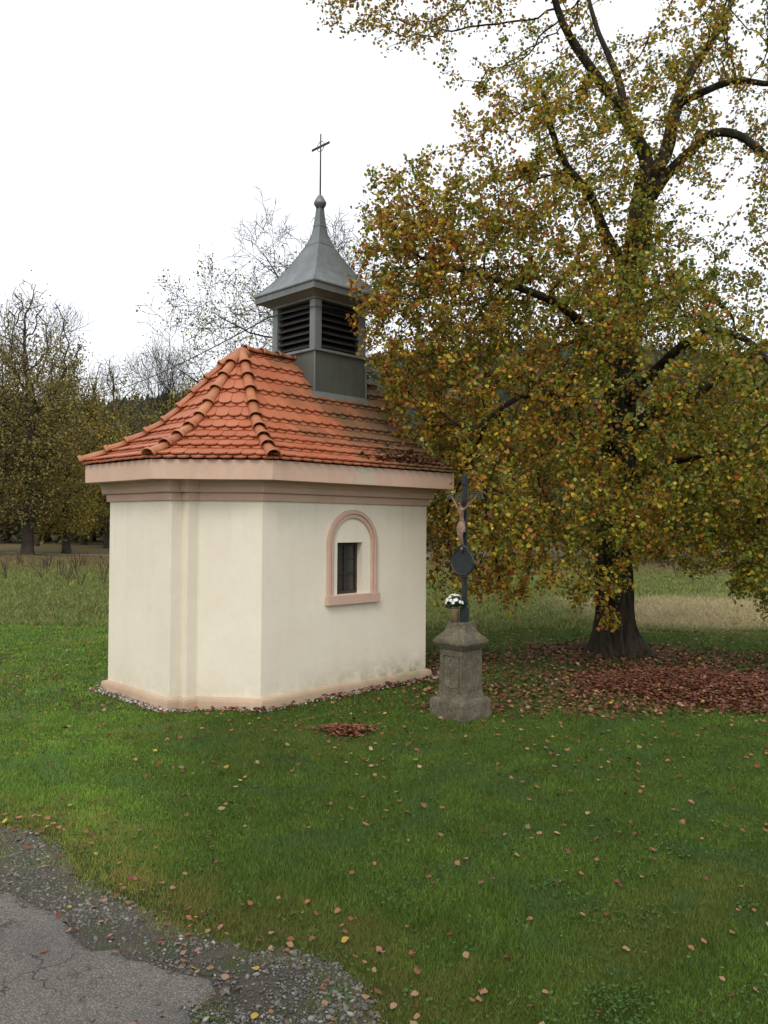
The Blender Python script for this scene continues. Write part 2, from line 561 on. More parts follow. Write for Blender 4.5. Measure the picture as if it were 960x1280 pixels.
mead = mix(t, maprange(t, pn(6), 0.45, 0.7), mead, (0.16, 0.15, 0.08))
edge = math_n(t, 'ADD', ff, math_n(t, 'MULTIPLY', pn(0.8), 1.6))
c = mix(t, maprange(t, edge, 19.2, 19.9), c, mead)
straw = mix(t, maprange(t, pn(3), 0.35, 0.65), (0.36, 0.31, 0.18), (0.24, 0.22, 0.10))
ks = math_n(t, 'MULTIPLY', maprange(t, math_n(t, 'ADD', fr, math_n(t, 'MULTIPLY', pn(0.4), 3.0)), 5.5, 8.0),
            math_n(t, 'MULTIPLY', maprange(t, edge, 19.4, 20.4), maprange(t, ff, 30, 26)), True)
c = mix(t, ks, c, straw)
brown = mix(t, maprange(t, pn(1.5), 0.35, 0.65), (0.15, 0.10, 0.055), (0.12, 0.115, 0.05))
c = mix(t, maprange(t, math_n(t, 'ADD', ff, math_n(t, 'MULTIPLY', pn(0.25), 8)), 38, 43), c, brown)
c = mix(t, maprange(t, ff, 85, 110), c, (0.05, 0.055, 0.025))
c = mix(t, maprange(t, ff, 130, 190), c, (0.03, 0.04, 0.02))
t.links.new(c, p.inputs['Base Color'])
p.inputs['Roughness'].default_value = 0.95
p.inputs['Specular IOR Level'].default_value = 0.1
bump(t, p, pn(35, 8, 0.75), 0.9, 0.05)
tag(obj('ground', fast_mesh('ground', V, F, smooth=True), m), kind='structure')

# worn earth and fine grit under the verge (own sheet just above the ground)
def sheet(name, poly, z, mat, res=0.09, rag=0.05, thick=None, seed=1):
    xs = [q[0] for q in poly]; ys = [q[1] for q in poly]
    X = np.arange(min(xs), max(xs), res); Y = np.arange(min(ys), max(ys), res)
    A, B = np.meshgrid(X, Y, indexing='ij')
    JA = A + (fbm(A, B, 6, seed, 4) - 0.5) * rag * 2 + (fbm(A, B, 22, seed + 3, 3) - 0.5) * rag
    JB = B + (fbm(A, B, 6, seed + 5, 4) - 0.5) * rag * 2 + (fbm(A, B, 22, seed + 8, 3) - 0.5) * rag
    ins = poly_in(JA, JB, poly)
    n0, n1 = A.shape
    idx = np.arange(n0 * n1).reshape(n0, n1)
    keep = ins[:-1, :-1] & ins[1:, :-1] & ins[1:, 1:] & ins[:-1, 1:]
    F = np.stack([idx[:-1, :-1][keep], idx[1:, :-1][keep], idx[1:, 1:][keep], idx[:-1, 1:][keep]], 1)
    d = dist_line(A, B, poly + [poly[0]])
    Z = ground_z(A, B) + z * ss(d, 0.0, 0.07) + (0.004 if z > 0 else 0) + (fbm(A, B, 1.3, seed + 9) - 0.5) * 0.02 * ss(d, 0, 0.3)
    V = np.stack([A.ravel(), B.ravel(), Z.ravel()], 1)
    u, inv = np.unique(F, return_inverse=True)
    return tag(obj(name, fast_mesh(name, V[u], inv.reshape(F.shape), smooth=True), mat), kind='structure')

m, t, p, o = new_mat('verge_earth')
g = N(t, 'ShaderNodeNewGeometry')
c = mix(t, maprange(t, pn(6), 0.4, 0.6), (0.075, 0.062, 0.045), (0.045, 0.04, 0.028))
c = mix(t, maprange(t, pn(60), 0.5, 0.65), c, (0.12, 0.115, 0.10))
c = mix(t, maprange(t, pn(3, 5), 0.5, 0.62), c, (0.05, 0.065, 0.02))
t.links.new(c, p.inputs['Base Color'])
p.inputs['Roughness'].default_value = 0.95
bump(t, p, pn(70, 6, 0.8), 1.0, 0.02)
sheet('gravel_verge', GR_POLY, 0.012, m, 0.06, 0.10, seed=2)

m, t, p, o = new_mat('old_asphalt')
g = N(t, 'ShaderNodeNewGeometry')
c = mix(t, maprange(t, pn(1.6, 6), 0.38, 0.62), (0.26, 0.235, 0.20), (0.14, 0.135, 0.125))
c = mix(t, math_n(t, 'MULTIPLY', maprange(t, pn(9, 6), 0.45, 0.7), 0.5), c, (0.20, 0.175, 0.145))
v = N(t, 'ShaderNodeTexVoronoi', Scale=75.0)
t.links.new(g.outputs['Position'], v.inputs['Vector'])
c = mix(t, math_n(t, 'MULTIPLY', maprange(t, v.outputs['Distance'], 0.15, 0.55), 0.75), c, (0.05, 0.046, 0.04))
c = mix(t, math_n(t, 'MULTIPLY', maprange(t, pn(22, 5, 0.75), 0.52, 0.66), 0.65), c, (0.06, 0.055, 0.046))
c = mix(t, math_n(t, 'MULTIPLY', maprange(t, pn(3.2, 6, 0.7), 0.55, 0.70), 0.5), c, (0.23, 0.205, 0.17))
c = mix(t, math_n(t, 'MULTIPLY', maprange(t, pn(140, 2), 0.62, 0.7), 0.6), c, (0.22, 0.21, 0.19))
# thin wandering cracks
vc = N(t, 'ShaderNodeTexVoronoi', Scale=1.5, feature='DISTANCE_TO_EDGE')
wv = N(t, 'ShaderNodeVectorMath', operation='ADD')
nn = N(t, 'ShaderNodeTexNoise', Scale=3.0, Detail=6)
t.links.new(g.outputs['Position'], nn.inputs['Vector'])
t.links.new(g.outputs['Position'], wv.inputs[0])
t.links.new(nn.outputs['Color'], wv.inputs[1])
t.links.new(wv.outputs[0], vc.inputs['Vector'])
crack = maprange(t, vc.outputs['Distance'], 0.0, 0.012, 1.0, 0.0)
crack = math_n(t, 'MULTIPLY', crack, maprange(t, pn(1.1, 3), 0.48, 0.56))
c = mix(t, math_n(t, 'MULTIPLY', crack, 0.9), c, (0.018, 0.018, 0.012))
t.links.new(c, p.inputs['Base Color'])
p.inputs['Roughness'].default_value = 0.85
bump(t, p, math_n(t, 'SUBTRACT', math_n(t, 'ADD', math_n(t, 'MULTIPLY', v.outputs['Distance'], -0.6), pn(30, 6, 0.7)), math_n(t, 'MULTIPLY', crack, 1.2)), 0.8, 0.012)
M_ASPH = m
sheet('road', AS_POLY, 0.030, m, 0.022, 0.085, seed=4)

# far footpath
P0 = np.array([3.0, 47.2]); P1 = np.array([33.0, 47.5])
def far_path():
    pts = []
    for k in range(41):
        r = -60 + k * 2.0
        f = 60 + 0.0022 * (r + 20) ** 2 + 1.2 * math.sin(r * 0.12)
        pts.append((r, f))
    V = []
    for r, f in pts:
        for df in (-0.75, 0.75):
            P = C2 + RGT * r + FWD * (f + df)
            V.append((P[0], P[1], float(ground_z(P[0], P[1])) + 0.03))
    F = np.array([(2 * i, 2 * i + 2, 2 * i + 3, 2 * i + 1) for i in range(40)])
    m = simple('pale_path_gravel', (0.24, 0.21, 0.17), (0.17, 0.15, 0.11), 2, 0.95)
    tag(obj('path', fast_mesh('path', np.array(V), F), m), kind='structure')
far_path()

# ------------------------------------------------------------------ generic scatter of small shapes
def rand_rot(n, tilt, r=rng):
    """rotation matrices: random spin, then tilt (radians array) about a random horizontal axis"""
    a = r.uniform(0, 2 * np.pi, n)
    b = r.uniform(0, 2 * np.pi, n)
    ca, sa = np.cos(a), np.sin(a)
    z = np.zeros(n); o = np.ones(n)
    S = np.stack([np.stack([ca, -sa, z], 1), np.stack([sa, ca, z], 1), np.stack([z, z, o], 1)], 1)
    ax = np.stack([np.cos(b), np.sin(b), z], 1)
    ct, st = np.cos(tilt), np.sin(tilt)
    K = np.zeros((n, 3, 3))
    K[:, 0, 2] = ax[:, 1]; K[:, 1, 2] = -ax[:, 0]; K[:, 2, 0] = -ax[:, 1]; K[:, 2, 1] = ax[:, 0]
    I = np.eye(3)[None]
    T = I + st[:, None, None] * K + (1 - ct)[:, None, None] * (K @ K)
    return T @ S

def scatter(name, tv, tf, pos, rot, scale, col, mat, parent=None, smooth=False, kind='stuff'):
    tv = np.asarray(tv, float); n = len(pos); k = len(tv)
    sc = np.asarray(scale, float)
    if sc.ndim == 1: sc = sc[:, None]
    loc = tv[None] * sc[:, None, :] if sc.shape[1] == 3 else tv[None] * sc[:, None]
    V = np.einsum('nij,nkj->nki', rot, loc) + pos[:, None, :]
    fs = tf if isinstance(tf, list) else [tf]
    FF = [(np.asarray(f)[None] + (np.arange(n) * k)[:, None, None]).reshape(-1, np.asarray(f).shape[1]) for f in fs]
    me = fast_mesh(name, V.reshape(-1, 3), FF, np.repeat(col, k, 0), smooth)
    o = obj(name, me, mat, parent)
    if kind: o['kind'] = kind
    return o

# leaf: two folded halves, tip at +y ; 6 verts, 4 triangles
LEAF_V = [(0, 0, 0), (0, 0.55, -0.03), (0, 1.05, 0.04), (-0.42, 0.12, 0.10), (-0.40, 0.62, 0.08), (0.42, 0.12, 0.10), (0.40, 0.62, 0.08)]
LEAF_F = [np.array([(0, 1, 4, 3), (0, 5, 6, 1)]), np.array([(1, 2, 4), (1, 6, 2)])]
SMALL_V = [(0, 0, 0), (-0.42, 0.45, 0.06), (0, 1, 0), (0.42, 0.45, 0.06)]
SMALL_F = [np.array([(0, 1, 2), (0, 2, 3)])]

def pick(cols, wts, n, jit=0.15):
    cols = np.array(cols); i = rng.choice(len(cols), n, p=np.array(wts) / np.sum(wts))
    return np.clip(cols[i] * (1 + rng.normal(0, jit, (n, 1))), 0.004, 0.9)

# ------------------------------------------------------------------ chapel
chapel = empty('chapel', (1.592, 1.683, 0))
tag(chapel, 'small cream plastered wayside chapel with red tiled roof and grey bell turret', 'chapel')
CX, CY = 1.592, 1.683
HALF_Y = CY
def mir(p, mx=False, my=False):
    return (2 * CX - p[0] if mx else p[0], 2 * CY - p[1] if my else p[1])
q = [(-0.90, 0.822), (-0.733, 0.822), (-0.733, 0.684), (-0.575, 0.684), (-0.034, 0.0)]
WALL = q + [(3.214, 0.0), (3.214, 2 * CY)] + [mir(p_, False, True) for p_ in q[::-1]]
def offset(poly, d):
    n = len(poly); r = []
    for i in range(n):
        p0, p1, p2 = Vector(poly[i - 1]), Vector(poly[i]), Vector(poly[(i + 1) % n])
        e0 = (p1 - p0).normalized(); e1 = (p2 - p1).normalized()
        n0 = Vector((e0.y, -e0.x)); n1 = Vector((e1.y, -e1.x))
        b = n0 + n1
        b = b / max(0.3, b.dot(n0))
        r.append((p1.x + b.x * d, p1.y + b.y * d))
    return r
def ring3(poly, z): return [Vector((x, y, z)) for x, y in poly]

# wall with the window opening cut into the south side (edge index 4 -> 5)
WX0, WX1, WZ0, WZ1, WREV = 1.30, 1.80, 1.43, 2.185, 0.14
def build_wall():
    v = []; f = []
    n = len(WALL)
    z0, z1 = 0.10, 2.80
    for (x, y) in WALL: v += [(x, y, z0), (x, y, z1)]
    for i in range(n):
        if i == 4: continue
        j = (i + 1) % n
        f.append((2 * i, 2 * j, 2 * j + 1, 2 * i + 1))
    xa, xb = WALL[4][0], WALL[5][0]
    b = len(v)
    xs = [xa, WX0, WX1, xb]; zs = [z0, WZ0, WZ1, z1]
    for x in xs:
        for z in zs: v.append((x, 0.0, z))
    for i in range(3):
        for j in range(3):
            if i == 1 and j == 1: continue
            f.append((b + i * 4 + j, b + (i + 1) * 4 + j, b + (i + 1) * 4 + j + 1, b + i * 4 + j + 1))
    c = len(v)
    v += [(WX0, WREV, WZ0), (WX1, WREV, WZ0), (WX1, WREV, WZ1), (WX0, WREV, WZ1)]
    fr = [b + 4 + 1, b + 8 + 1, b + 8 + 2, b + 4 + 2]
    for k in range(4): f.append((fr[k], fr[(k + 1) % 4], c + (k + 1) % 4, c + k))
    me = bpy.data.meshes.new('wall')
    me.from_pydata(v, [], f)
    bm = bmesh.new(); bm.from_mesh(me)
    bmesh.ops.remove_doubles(bm, verts=bm.verts, dist=0.0005)
    bmesh.ops.recalc_face_normals(bm, faces=bm.faces)
    ed = [e for e in bm.edges if len(e.link_faces) == 2 and e.calc_face_angle(0) > 0.5 and abs(e.verts[0].co.z - e.verts[1].co.z) > 1]
    bmesh.ops.bevel(bm, geom=ed, offset=0.008, segments=2, affect='EDGES')
    bm.to_mesh(me); bm.free()
    return obj('wall', me, M_CREAM, chapel)
build_wall()

def band(name, prof, mat, parent=None, poly=WALL):
    """prof: list of (offset, z) bottom to top"""
    v, f = loft([ring3(offset(poly, d) if d else poly, z) for d, z in prof])
    o = py_mesh(name, v, f, mat, parent or chapel)
    return o
band('plinth', [(0.075, -0.25), (0.07, 0.10), (0.06, 0.135), (-0.01, 0.155)], M_PLINTH)
band('lower_frieze', [(-0.01, 2.752), (0.034, 2.754), (0.036, 2.852), (0.03, 2.862), (-0.01, 2.864)], M_PINK)
band('upper_frieze', [(-0.01, 2.858), (0.078, 2.860), (0.085, 2.875), (0.088, 2.93), (0.12, 3.0), (0.15, 3.03)], M_PINK)
# eaves
E8 = [(-1.242, 0.745), (-0.145, -0.351)]
VX = 3.47
E8 = E8 + [(VX, -0.351), (VX, 2 * CY + 0.351)] + [mir(p_, False, True) for p_ in E8[::-1]]
v, f = loft([ring3(offset(E8, d), z) for d, z in [(-0.5, 3.022), (-0.002, 3.016), (0.0, 3.020), (0.004, 3.268), (-0.02, 3.272), (-0.6, 3.275)]])
py_mesh('fascia', v, f, M_FASCIA, chapel)

# sill and arched surround
box('window_sill', 1.075, 2.11, -0.075, 0.03, 1.292, 1.428, M_PINK, chapel, 0.008)
def arch():
    prof = [(0.0, 0.002), (0.0, -0.030), (0.008, -0.038), (0.055, -0.040), (0.062, -0.034), (0.066, -0.018), (0.072, -0.016),
            (0.078, -0.028), (0.086, -0.030), (0.118, -0.028), (0.126, -0.020), (0.126, 0.002)]   # from outer edge inward
    R0 = 0.497; zs = 2.165; cx = 1.592
    path = [(-1, 0, 1.428 + (zs - 1.428) * k / 3) for k in range(3)]
    rings = []
    for k in range(3):
        z = 1.429 + (zs - 1.429) * k / 3
        rings.append([Vector((cx - (R0 - d), h, z)) for d, h in prof])
    for k in range(25):
        a = math.pi * (1 - k / 24)
        rings.append([Vector((cx + (R0 - d) * math.cos(a), h, zs + (R0 - d) * math.sin(a))) for d, h in prof])
    for k in range(2, -1, -1):
        z = 1.429 + (zs - 1.429) * k / 3
        rings.append([Vector((cx + (R0 - d), h, z)) for d, h in prof])
    v, f = loft(rings, False, False, False)
    py_mesh('arched_surround', v, f, M_PINK, chapel)
arch()

# window
win = py_mesh('window', *box_vf(WX0 - 0.02, WX1 + 0.02, WREV + 0.06, WREV + 0.10, WZ0 - 0.02, WZ1 + 0.02), M_DARK, chapel)
def wbar(name, x0, x1, z0, z1, y0, y1, mat=M_WOOD): return box(name, x0, x1, y0, y1, z0, z1, mat, win, 0.003)
fy0, fy1 = WREV - 0.025, WREV + 0.03
v = []; f = []
for bb in ((WX0, WX0 + 0.045, WZ0, WZ1), (WX1 - 0.045, WX1, WZ0, WZ1), (WX0 + 0.045, WX1 - 0.045, WZ0, WZ0 + 0.05), (WX0 + 0.045, WX1 - 0.045, WZ1 - 0.045, WZ1)):
    vv, ff_ = box_vf(bb[0] + 0.002, bb[1] - 0.002, fy0, fy1, bb[2] + 0.002, bb[3] - 0.002)
    f += [tuple(i + len(v) for i in q_) for q_ in ff_]; v += vv
py_mesh('frame', v, f, M_WOOD, win)
mx = (WX0 + WX1) / 2
wbar('mullion', mx - 0.02, mx + 0.02, WZ0 + 0.05, WZ1 - 0.045, fy0 - 0.004, fy1 - 0.004)
zz = [WZ0 + 0.05, WZ0 + 0.30, WZ0 + 0.52, WZ1 - 0.045]
for z in zz[1:3]:
    for xa, xb in ((WX0 + 0.045, mx - 0.02), (mx + 0.02, WX1 - 0.045)):
        wbar('glazing_bar', xa, xb, z - 0.012, z + 0.012, fy0 + 0.004, fy1 - 0.008)
for i in range(3):
    for xa, xb in ((WX0 + 0.045, mx - 0.02), (mx + 0.02, WX1 - 0.045)):
        box('pane', xa, xb, fy0 + 0.02, fy0 + 0.026, zz[i] + 0.012 * (i > 0), zz[i + 1] - 0.012 * (i < 2), M_GLASS, win)

# ---- roof
roof = empty('roof', (CX, CY, 3.28)); roof.parent = chapel; roof.matrix_parent_inverse = chapel.matrix_basis.inverted()
A1, A2 = Vector((0.79, CY)), Vector((VX, CY))
PROF = [(0, 3.285), (0.28, 3.425), (0.65, 3.63), (0.95, 3.84), (1.18, 4.08), (1.39, 4.35), (1.67, 4.69), (2.034, 5.10)]
def h_of(t):
    d = t * 2.034
    for (a, za), (b, zb) in zip(PROF[:-1], PROF[1:]):
        if d <= b or b == 2.034: return za + (zb - za) * (d - a) / (b - a)
fine = [(k / 400, h_of(k / 400)) for k in range(401)]
cum = [0]
for (ta, za), (tb, zb) in zip(fine[:-1], fine[1:]): cum.append(cum[-1] + math.hypot((tb - ta) * 2.034, zb - za))
def t_of_len(s):
    for k in range(400):
        if cum[k + 1] >= s: return fine[k][0] + (s - cum[k]) / (cum[k + 1] - cum[k]) / 400
    return 1.0
NC = 9
STEP = cum[-1] / 9.35
TK = [t_of_len(k * STEP) for k in range(NC + 1)] + [1.0]
def tops(i):
    """apex pair for eave edge i"""
    if i == 1: return A1, A2
    if i == 3: return A2, A1
    return (A1, A1)
def rp_(i, side, t):
    e = Vector(E8[(i + side) % 6]); a = tops(i)[side]
    p2 = e.lerp(a, t)
    return Vector((p2.x, p2.y, h_of(t)))
# underlay deck
v = []; f = []
for i in (0, 1, 3, 4, 5):
    b = len(v)
    for t_ in TK:
        v += [rp_(i, 0, t_), rp_(i, 1, t_)]
    for k in range(len(TK) - 1):
        f.append((b + 2 * k, b + 2 * k + 1, b + 2 * k + 3, b + 2 * k + 2))
py_mesh('roof_deck', [Vector(x) - Vector((0, 0, 0.012)) for x in v], f, M_DECK, roof)

def clip(poly, a, b, c):
    """keep a*u+b*s+c>=0"""
    r = []
    for i in range(len(poly)):
        p, q_ = poly[i], poly[(i + 1) % len(poly)]
        dp, dq = a * p[0] + b * p[1] + c, a * q_[0] + b * q_[1] + c
        if dp >= 0: r.append(p)
        if (dp < 0) != (dq < 0):
            t_ = dp / (dp - dq)
            r.append((p[0] + (q_[0] - p[0]) * t_, p[1] + (q_[1] - p[1]) * t_))
    return r
TW = 0.182
def tile_outline(u0, L, s0):
    w = TW * 0.972
    pts = [(u0 - w / 2, L), (u0 - w / 2, s0 + 0.066)]
    for k in range(1, 8):
        a = math.pi * k / 8
        pts.append((u0 - w / 2 * math.cos(a), s0 + 0.066 - 0.066 * math.sin(a)))
    pts += [(u0 + w / 2, s0 + 0.066), (u0 + w / 2, L)]
    return pts
stuff_v, stuff_f = [], []
tile_count = 0
tile_cache = {}
rt = random.Random(3)
def add_tile(poly, O, U, S, Nn, L, lift0, lift1, single, key=None):
    """poly in (u,s)"""
    global tile_count
    if len(poly) < 3: return
    cu = sum(p_[0] for p_ in poly) / len(poly); cs = sum(p_[1] for p_ in poly) / len(poly)
    area = abs(sum(poly[i][0] * poly[(i + 1) % len(poly)][1] - poly[(i + 1) % len(poly)][0] * poly[i][1] for i in range(len(poly)))) / 2
    if area < 0.0015: return
    jit = rt.uniform(-0.003, 0.003); jr = rt.uniform(-0.012, 0.012)
    top = []; bot = []
    for (u, s) in poly:
        uu = cu + (u - cu) - (s - cs) * jr
        s2 = s + (u - cu) * jr
        lf = lift0 + (lift1 - lift0) * (s / L)
        P = O + U * uu + S * s2 + Nn * (lf + jit)
        top.append(P); bot.append(P - Nn * 0.019)
    n = len(top)
    faces = [tuple(range(n)), tuple(range(2 * n - 1, n - 1, -1))] + [(i, (i + n), ((i + 1) % n + n), (i + 1) % n) for i in range(n)]
    if single:
        c0 = O + U * cu + S * cs
        me = bpy.data.meshes.new('roof_tile')
        me.from_pydata([tuple(x - c0) for x in top + bot], [], faces)
        me.materials.append(M_TILE)
        o = bpy.data.objects.new('roof_tile', me)
        scene.collection.objects.link(o)
        o.parent = roof
        o.matrix_parent_inverse = roof_inv
        o.location = c0
        tile_count += 1
    else:
        b = len(stuff_v)
        stuff_v.extend(tuple(x) for x in top + bot)
        stuff_f.extend(tuple(i + b for i in q_) for q_ in faces)
bpy.context.view_layer.update()
roof_inv = roof.matrix_world.inverted()
for i in (5, 0, 1, 3, 4):
    vis = i in (5, 0, 1)
    for k in range(NC + 1):
        t0 = TK[k]
        if k < NC: t1 = TK[k + 1]
        else: t1 = 1.0
        pl0, pr0, pl1, pr1 = rp_(i, 0, t0), rp_(i, 1, t0), rp_(i, 0, t1), rp_(i, 1, t1)
        U = (pr0 - pl0).normalized()
        ml = (pl1 - pl0)
        S = ml - U * ml.dot(U)
        L = S.length
        if L < 0.03: continue
        S.normalize()
        Nn = U.cross(S).normalized()
        w0 = (pr0 - pl0).length; uL1 = (pl1 - pl0).dot(U); uR1 = (pr1 - pl0).dot(U)
        ext = 0.045 if k < NC else 0.0
        mid = w0 / 2
        for layer in (0, 1):
            n_half = int(w0 / TW / 2) + 2
            for a in range(-n_half, n_half + 1):
                u0 = mid + (a + (0.5 if layer else 0.0)) * TW + (0.02 if i == 1 else 0)
                s0 = 0.036 if layer else -0.014
                if k == 0: s0 -= 0.045
                if not layer and k < 0: continue
                top_s = L + ext if layer else min(L + ext, s0 + 0.20)
                poly = tile_outline(u0, top_s, s0)
                # left hip line from (0,0) to (uL1,L); right from (w0,0) to (uR1,L)
                poly = clip(poly, L, -uL1, 0.0)
                if poly: poly = clip(poly, -L, (uR1 - w0), L * w0)
                if not poly: continue
                single = vis and layer == 1 and not (i == 1 and (u0 > 3.25 or (k > 3 and 2.3 < u0 + 0.0 < 2.95 and k > 5)))
                add_tile(poly, pl0, U, S, Nn, L, 0.076 if layer else 0.038, 0.020 if layer else 0.004, single and tile_count < 300)
print('roof tiles single', tile_count, 'stuff faces', len(stuff_f))
me = bpy.data.meshes.new('under_tiles'); me.from_pydata(stuff_v, [], stuff_f)
tag(obj('under_tiles', me, M_TILE, roof), kind='stuff')

# hip and ridge tiles
def capping_mesh(L, r0=0.090, r1=0.072, th=0.014, n=10):
    ax = [(-0.02, r0 + 0.012), (0.022, r0 + 0.014), (0.034, r0 - 0.004), (L * 0.5, (r0 + r1) / 2 - 0.002), (L + 0.03, r1 - 0.004)]
    outer = []; inner = []
    for s, r in ax:
        outer.append([Vector((r * math.cos(math.pi * (-0.02 + 1.04 * k / n)), s, r * 0.92 * math.sin(math.pi * (-0.02 + 1.04 * k / n)))) for k in range(n + 1)])
        inner.append([Vector(((r - th) * math.cos(math.pi * (-0.02 + 1.04 * k / n)), s, (r - th) * 0.92 * math.sin(math.pi * (-0.02 + 1.04 * k / n)))) for k in range(n + 1)])
    rings = [outer[j] + inner[j][::-1] for j in range(len(ax))]
    v, f = loft(rings, True, False, False)
    nn = len(rings[0])
    for base in (0, (len(rings) - 1) * nn):
        for k in range(n):
            a, b = base + k, base + k + 1
            c_, d_ = base + nn - 1 - k, base + nn - 2 - k
            f.append((a, b, d_, c_))
    return v, f
def place_cap(name, P, Q, up, scale=1.0):
    P, Q = Vector(P), Vector(Q)
    d = (Q - P); L = d.length; d.normalize()
    x = d.cross(up).normalized(); z = x.cross(d).normalized()
    v, f = capping_mesh(L)
    me = bpy.data.meshes.new(name); me.from_pydata([tuple(p_) for p_ in v], [], f)
    bm = bmesh.new(); bm.from_mesh(me); bmesh.ops.recalc_face_normals(bm, faces=bm.faces); bm.to_mesh(me); bm.free()
    for p_ in me.polygons: p_.use_smooth = len(p_.vertices) == 4
    me.materials.append(M_HIP)
    o = bpy.data.objects.new(name, me); scene.collection.objects.link(o)
    M = Matrix(((x.x, d.x, z.x, P.x), (x.y, d.y, z.y, P.y), (x.z, d.z, z.z, P.z), (0, 0, 0, 1)))
    o.parent = roof; o.matrix_parent_inverse = roof_inv; o.matrix_basis = M
    return o
for i in (0, 1, 4, 5):
    side = 0
    for k in range(NC):
        P = rp_(i, 0, TK[k]); Q = rp_(i, 0, TK[k + 1])
        if k == 0: P = P + (P - Q).normalized() * 0.07
        off = Vector((0, 0, 0.032))
        a_ = rt.uniform(-0.01, 0.01)
        place_cap('hip_tile', P + off * 2.0, Q + off * 1.2, Vector((a_, a_, 1)))
ridge_z = h_of(1.0) + 0.012
for k in range(9):
    x0_ = 0.86 + k * 0.31
    place_cap('ridge_tile', (x0_, CY, ridge_z + 0.018), (min(x0_ + 0.31, VX + 0.02), CY, ridge_z + 0.008), Vector((0, 0, 1)))
# apex cap where the hips meet
v = []; f = []
rings = []
for r, z in ((0.15, -0.13), (0.13, -0.05), (0.09, 0.0), (0.045, 0.022), (0.004, 0.028)):
    rings.append([Vector((0.80 + r * math.cos(2 * math.pi * k / 12), CY + r * math.sin(2 * math.pi * k / 12), ridge_z + 0.03 + z)) for k in range(12)])
v, f = loft(rings); py_mesh('apex_cap', v, f, M_HIP, roof, smooth=True)

# gable wall of the front end, verge boards and the entrance door (seen only from beside)
gp = [(-0.30, 3.25)] + [(-0.351 + d_, z_ - 0.05) for d_, z_ in PROF[1:]] + [(2 * CY + 0.351 - d_, z_ - 0.05) for d_, z_ in PROF[1:-1][::-1]] + [(2 * CY + 0.30, 3.25)]
v, f = loft([[Vector((3.16, y_, z_)) for y_, z_ in gp], [Vector((3.30, y_, z_)) for y_, z_ in gp]]); py_mesh('gable', v, f, M_CREAM, chapel)
dr = box('door', 3.19, 3.235, CY - 0.5, CY + 0.5, 0.15, 2.2, M_WOOD, chapel, 0.004)
box('door_panel', 3.236, 3.25, CY - 0.42, CY - 0.05, 0.3, 2.05, M_WOOD, dr, 0.006)
box('door_panel', 3.236, 3.25, CY + 0.05, CY + 0.42, 0.3, 2.05, M_WOOD, dr, 0.006)
tube('door_handle', [(3.25, CY - 0.03, 1.15), (3.29, CY - 0.03, 1.15), (3.29, CY + 0.08, 1.15)], 0.009, M_IRON, dr, 6)

# dead leaves caught on the tree side of the roof
n = 800
uu = np.clip(rng.normal(2.75, 0.42, n), 1.7, 3.42); tt = np.abs(rng.normal(0.06, 0.10, n)) + 0.01
pos = []
for a, b in zip(uu, tt):
    y = -0.351 + 2.034 * b
    pos.append((a, y, h_of(b) + 0.042 + random.random() * 0.03))
scatter('leaf_litter', LEAF_V, LEAF_F, np.array(pos), rand_rot(n, rng.uniform(0.1, 0.9, n)), rng.uniform(0.045, 0.075, n),
        pick([(0.16, 0.06, 0.035), (0.10, 0.05, 0.03), (0.22, 0.11, 0.06), (0.06, 0.035, 0.02)], [3, 3, 2, 2], n), M_LITTER)
lo = bpy.context.scene.objects['leaf_litter']
tag(lo, 'brown dead leaves caught on the roof tiles beside the tree', 'leaf litter')

# ---- turret
TX0, TX1, TY0, TY1 = 1.79, 2.92, 1.118, 2.248
tcx, tcy = 2.355, 1.683
turret = empty('turret', (tcx, tcy, 5.2)); turret.parent = chapel; turret.matrix_parent_inverse = chapel.matrix_basis.inverted()
def sq_ring(h, z, cx=tcx, cy=tcy): return [Vector((cx - h, cy - h, z)), Vector((cx + h, cy - h, z)), Vector((cx + h, cy + h, z)), Vector((cx - h, cy + h, z))]
HS = 0.565
v, f = loft([sq_ring(HS - 0.01, 3.6), sq_ring(HS - 0.01, 5.205)]); py_mesh('base_box', v, f, M_BOX, turret)
# folded corner seams and the sill moulding above the box
for sx, sy in ((-1, -1), (1, -1), (-1, 1), (1, 1)):
    box('corner_seam', tcx + sx * HS - 0.012, tcx + sx * HS + 0.012, tcy + sy * HS - 0.012, tcy + sy * HS + 0.012, 4.0, 5.2, M_ZINC_TRIM, turret, 0.003)
v, f = loft([sq_ring(HS + 0.0, 5.195), sq_ring(HS + 0.035, 5.205), sq_ring(HS + 0.035, 5.245), sq_ring(HS - 0.05, 5.262)]); py_mesh('turret_sill', v, f, M_ZINC_TRIM, turret)
# apron flashing at the foot, lying on the roof plane
z_f = h_of((TY0 + 0.351) / 2.034)
v = [(TX0 - 0.03, TY0 + 0.004, z_f + 0.06), (TX1 + 0.03, TY0 + 0.004, z_f + 0.06), (TX1 + 0.04, TY0 - 0.06, z_f - 0.045), (TX0 - 0.04, TY0 - 0.06, z_f - 0.045),
     (TX1 + 0.04, TY0 - 0.075, z_f - 0.065), (TX0 - 0.04, TY0 - 0.075, z_f - 0.065)]
v = v + [(x, y, z - 0.012) for x, y, z in v]
py_mesh('flashing', [(x, y, z + 0.055) for x, y, z in v], [(0, 3, 2, 1), (3, 5, 4, 2), (6, 7, 8, 9), (9, 8, 10, 11), (5, 11, 10, 4), (0, 1, 7, 6), (0, 6, 9, 3), (3, 9, 11, 5), (1, 2, 8, 7), (2, 4, 10, 8)], M_ZINC_TRIM, turret)
PW = 0.14
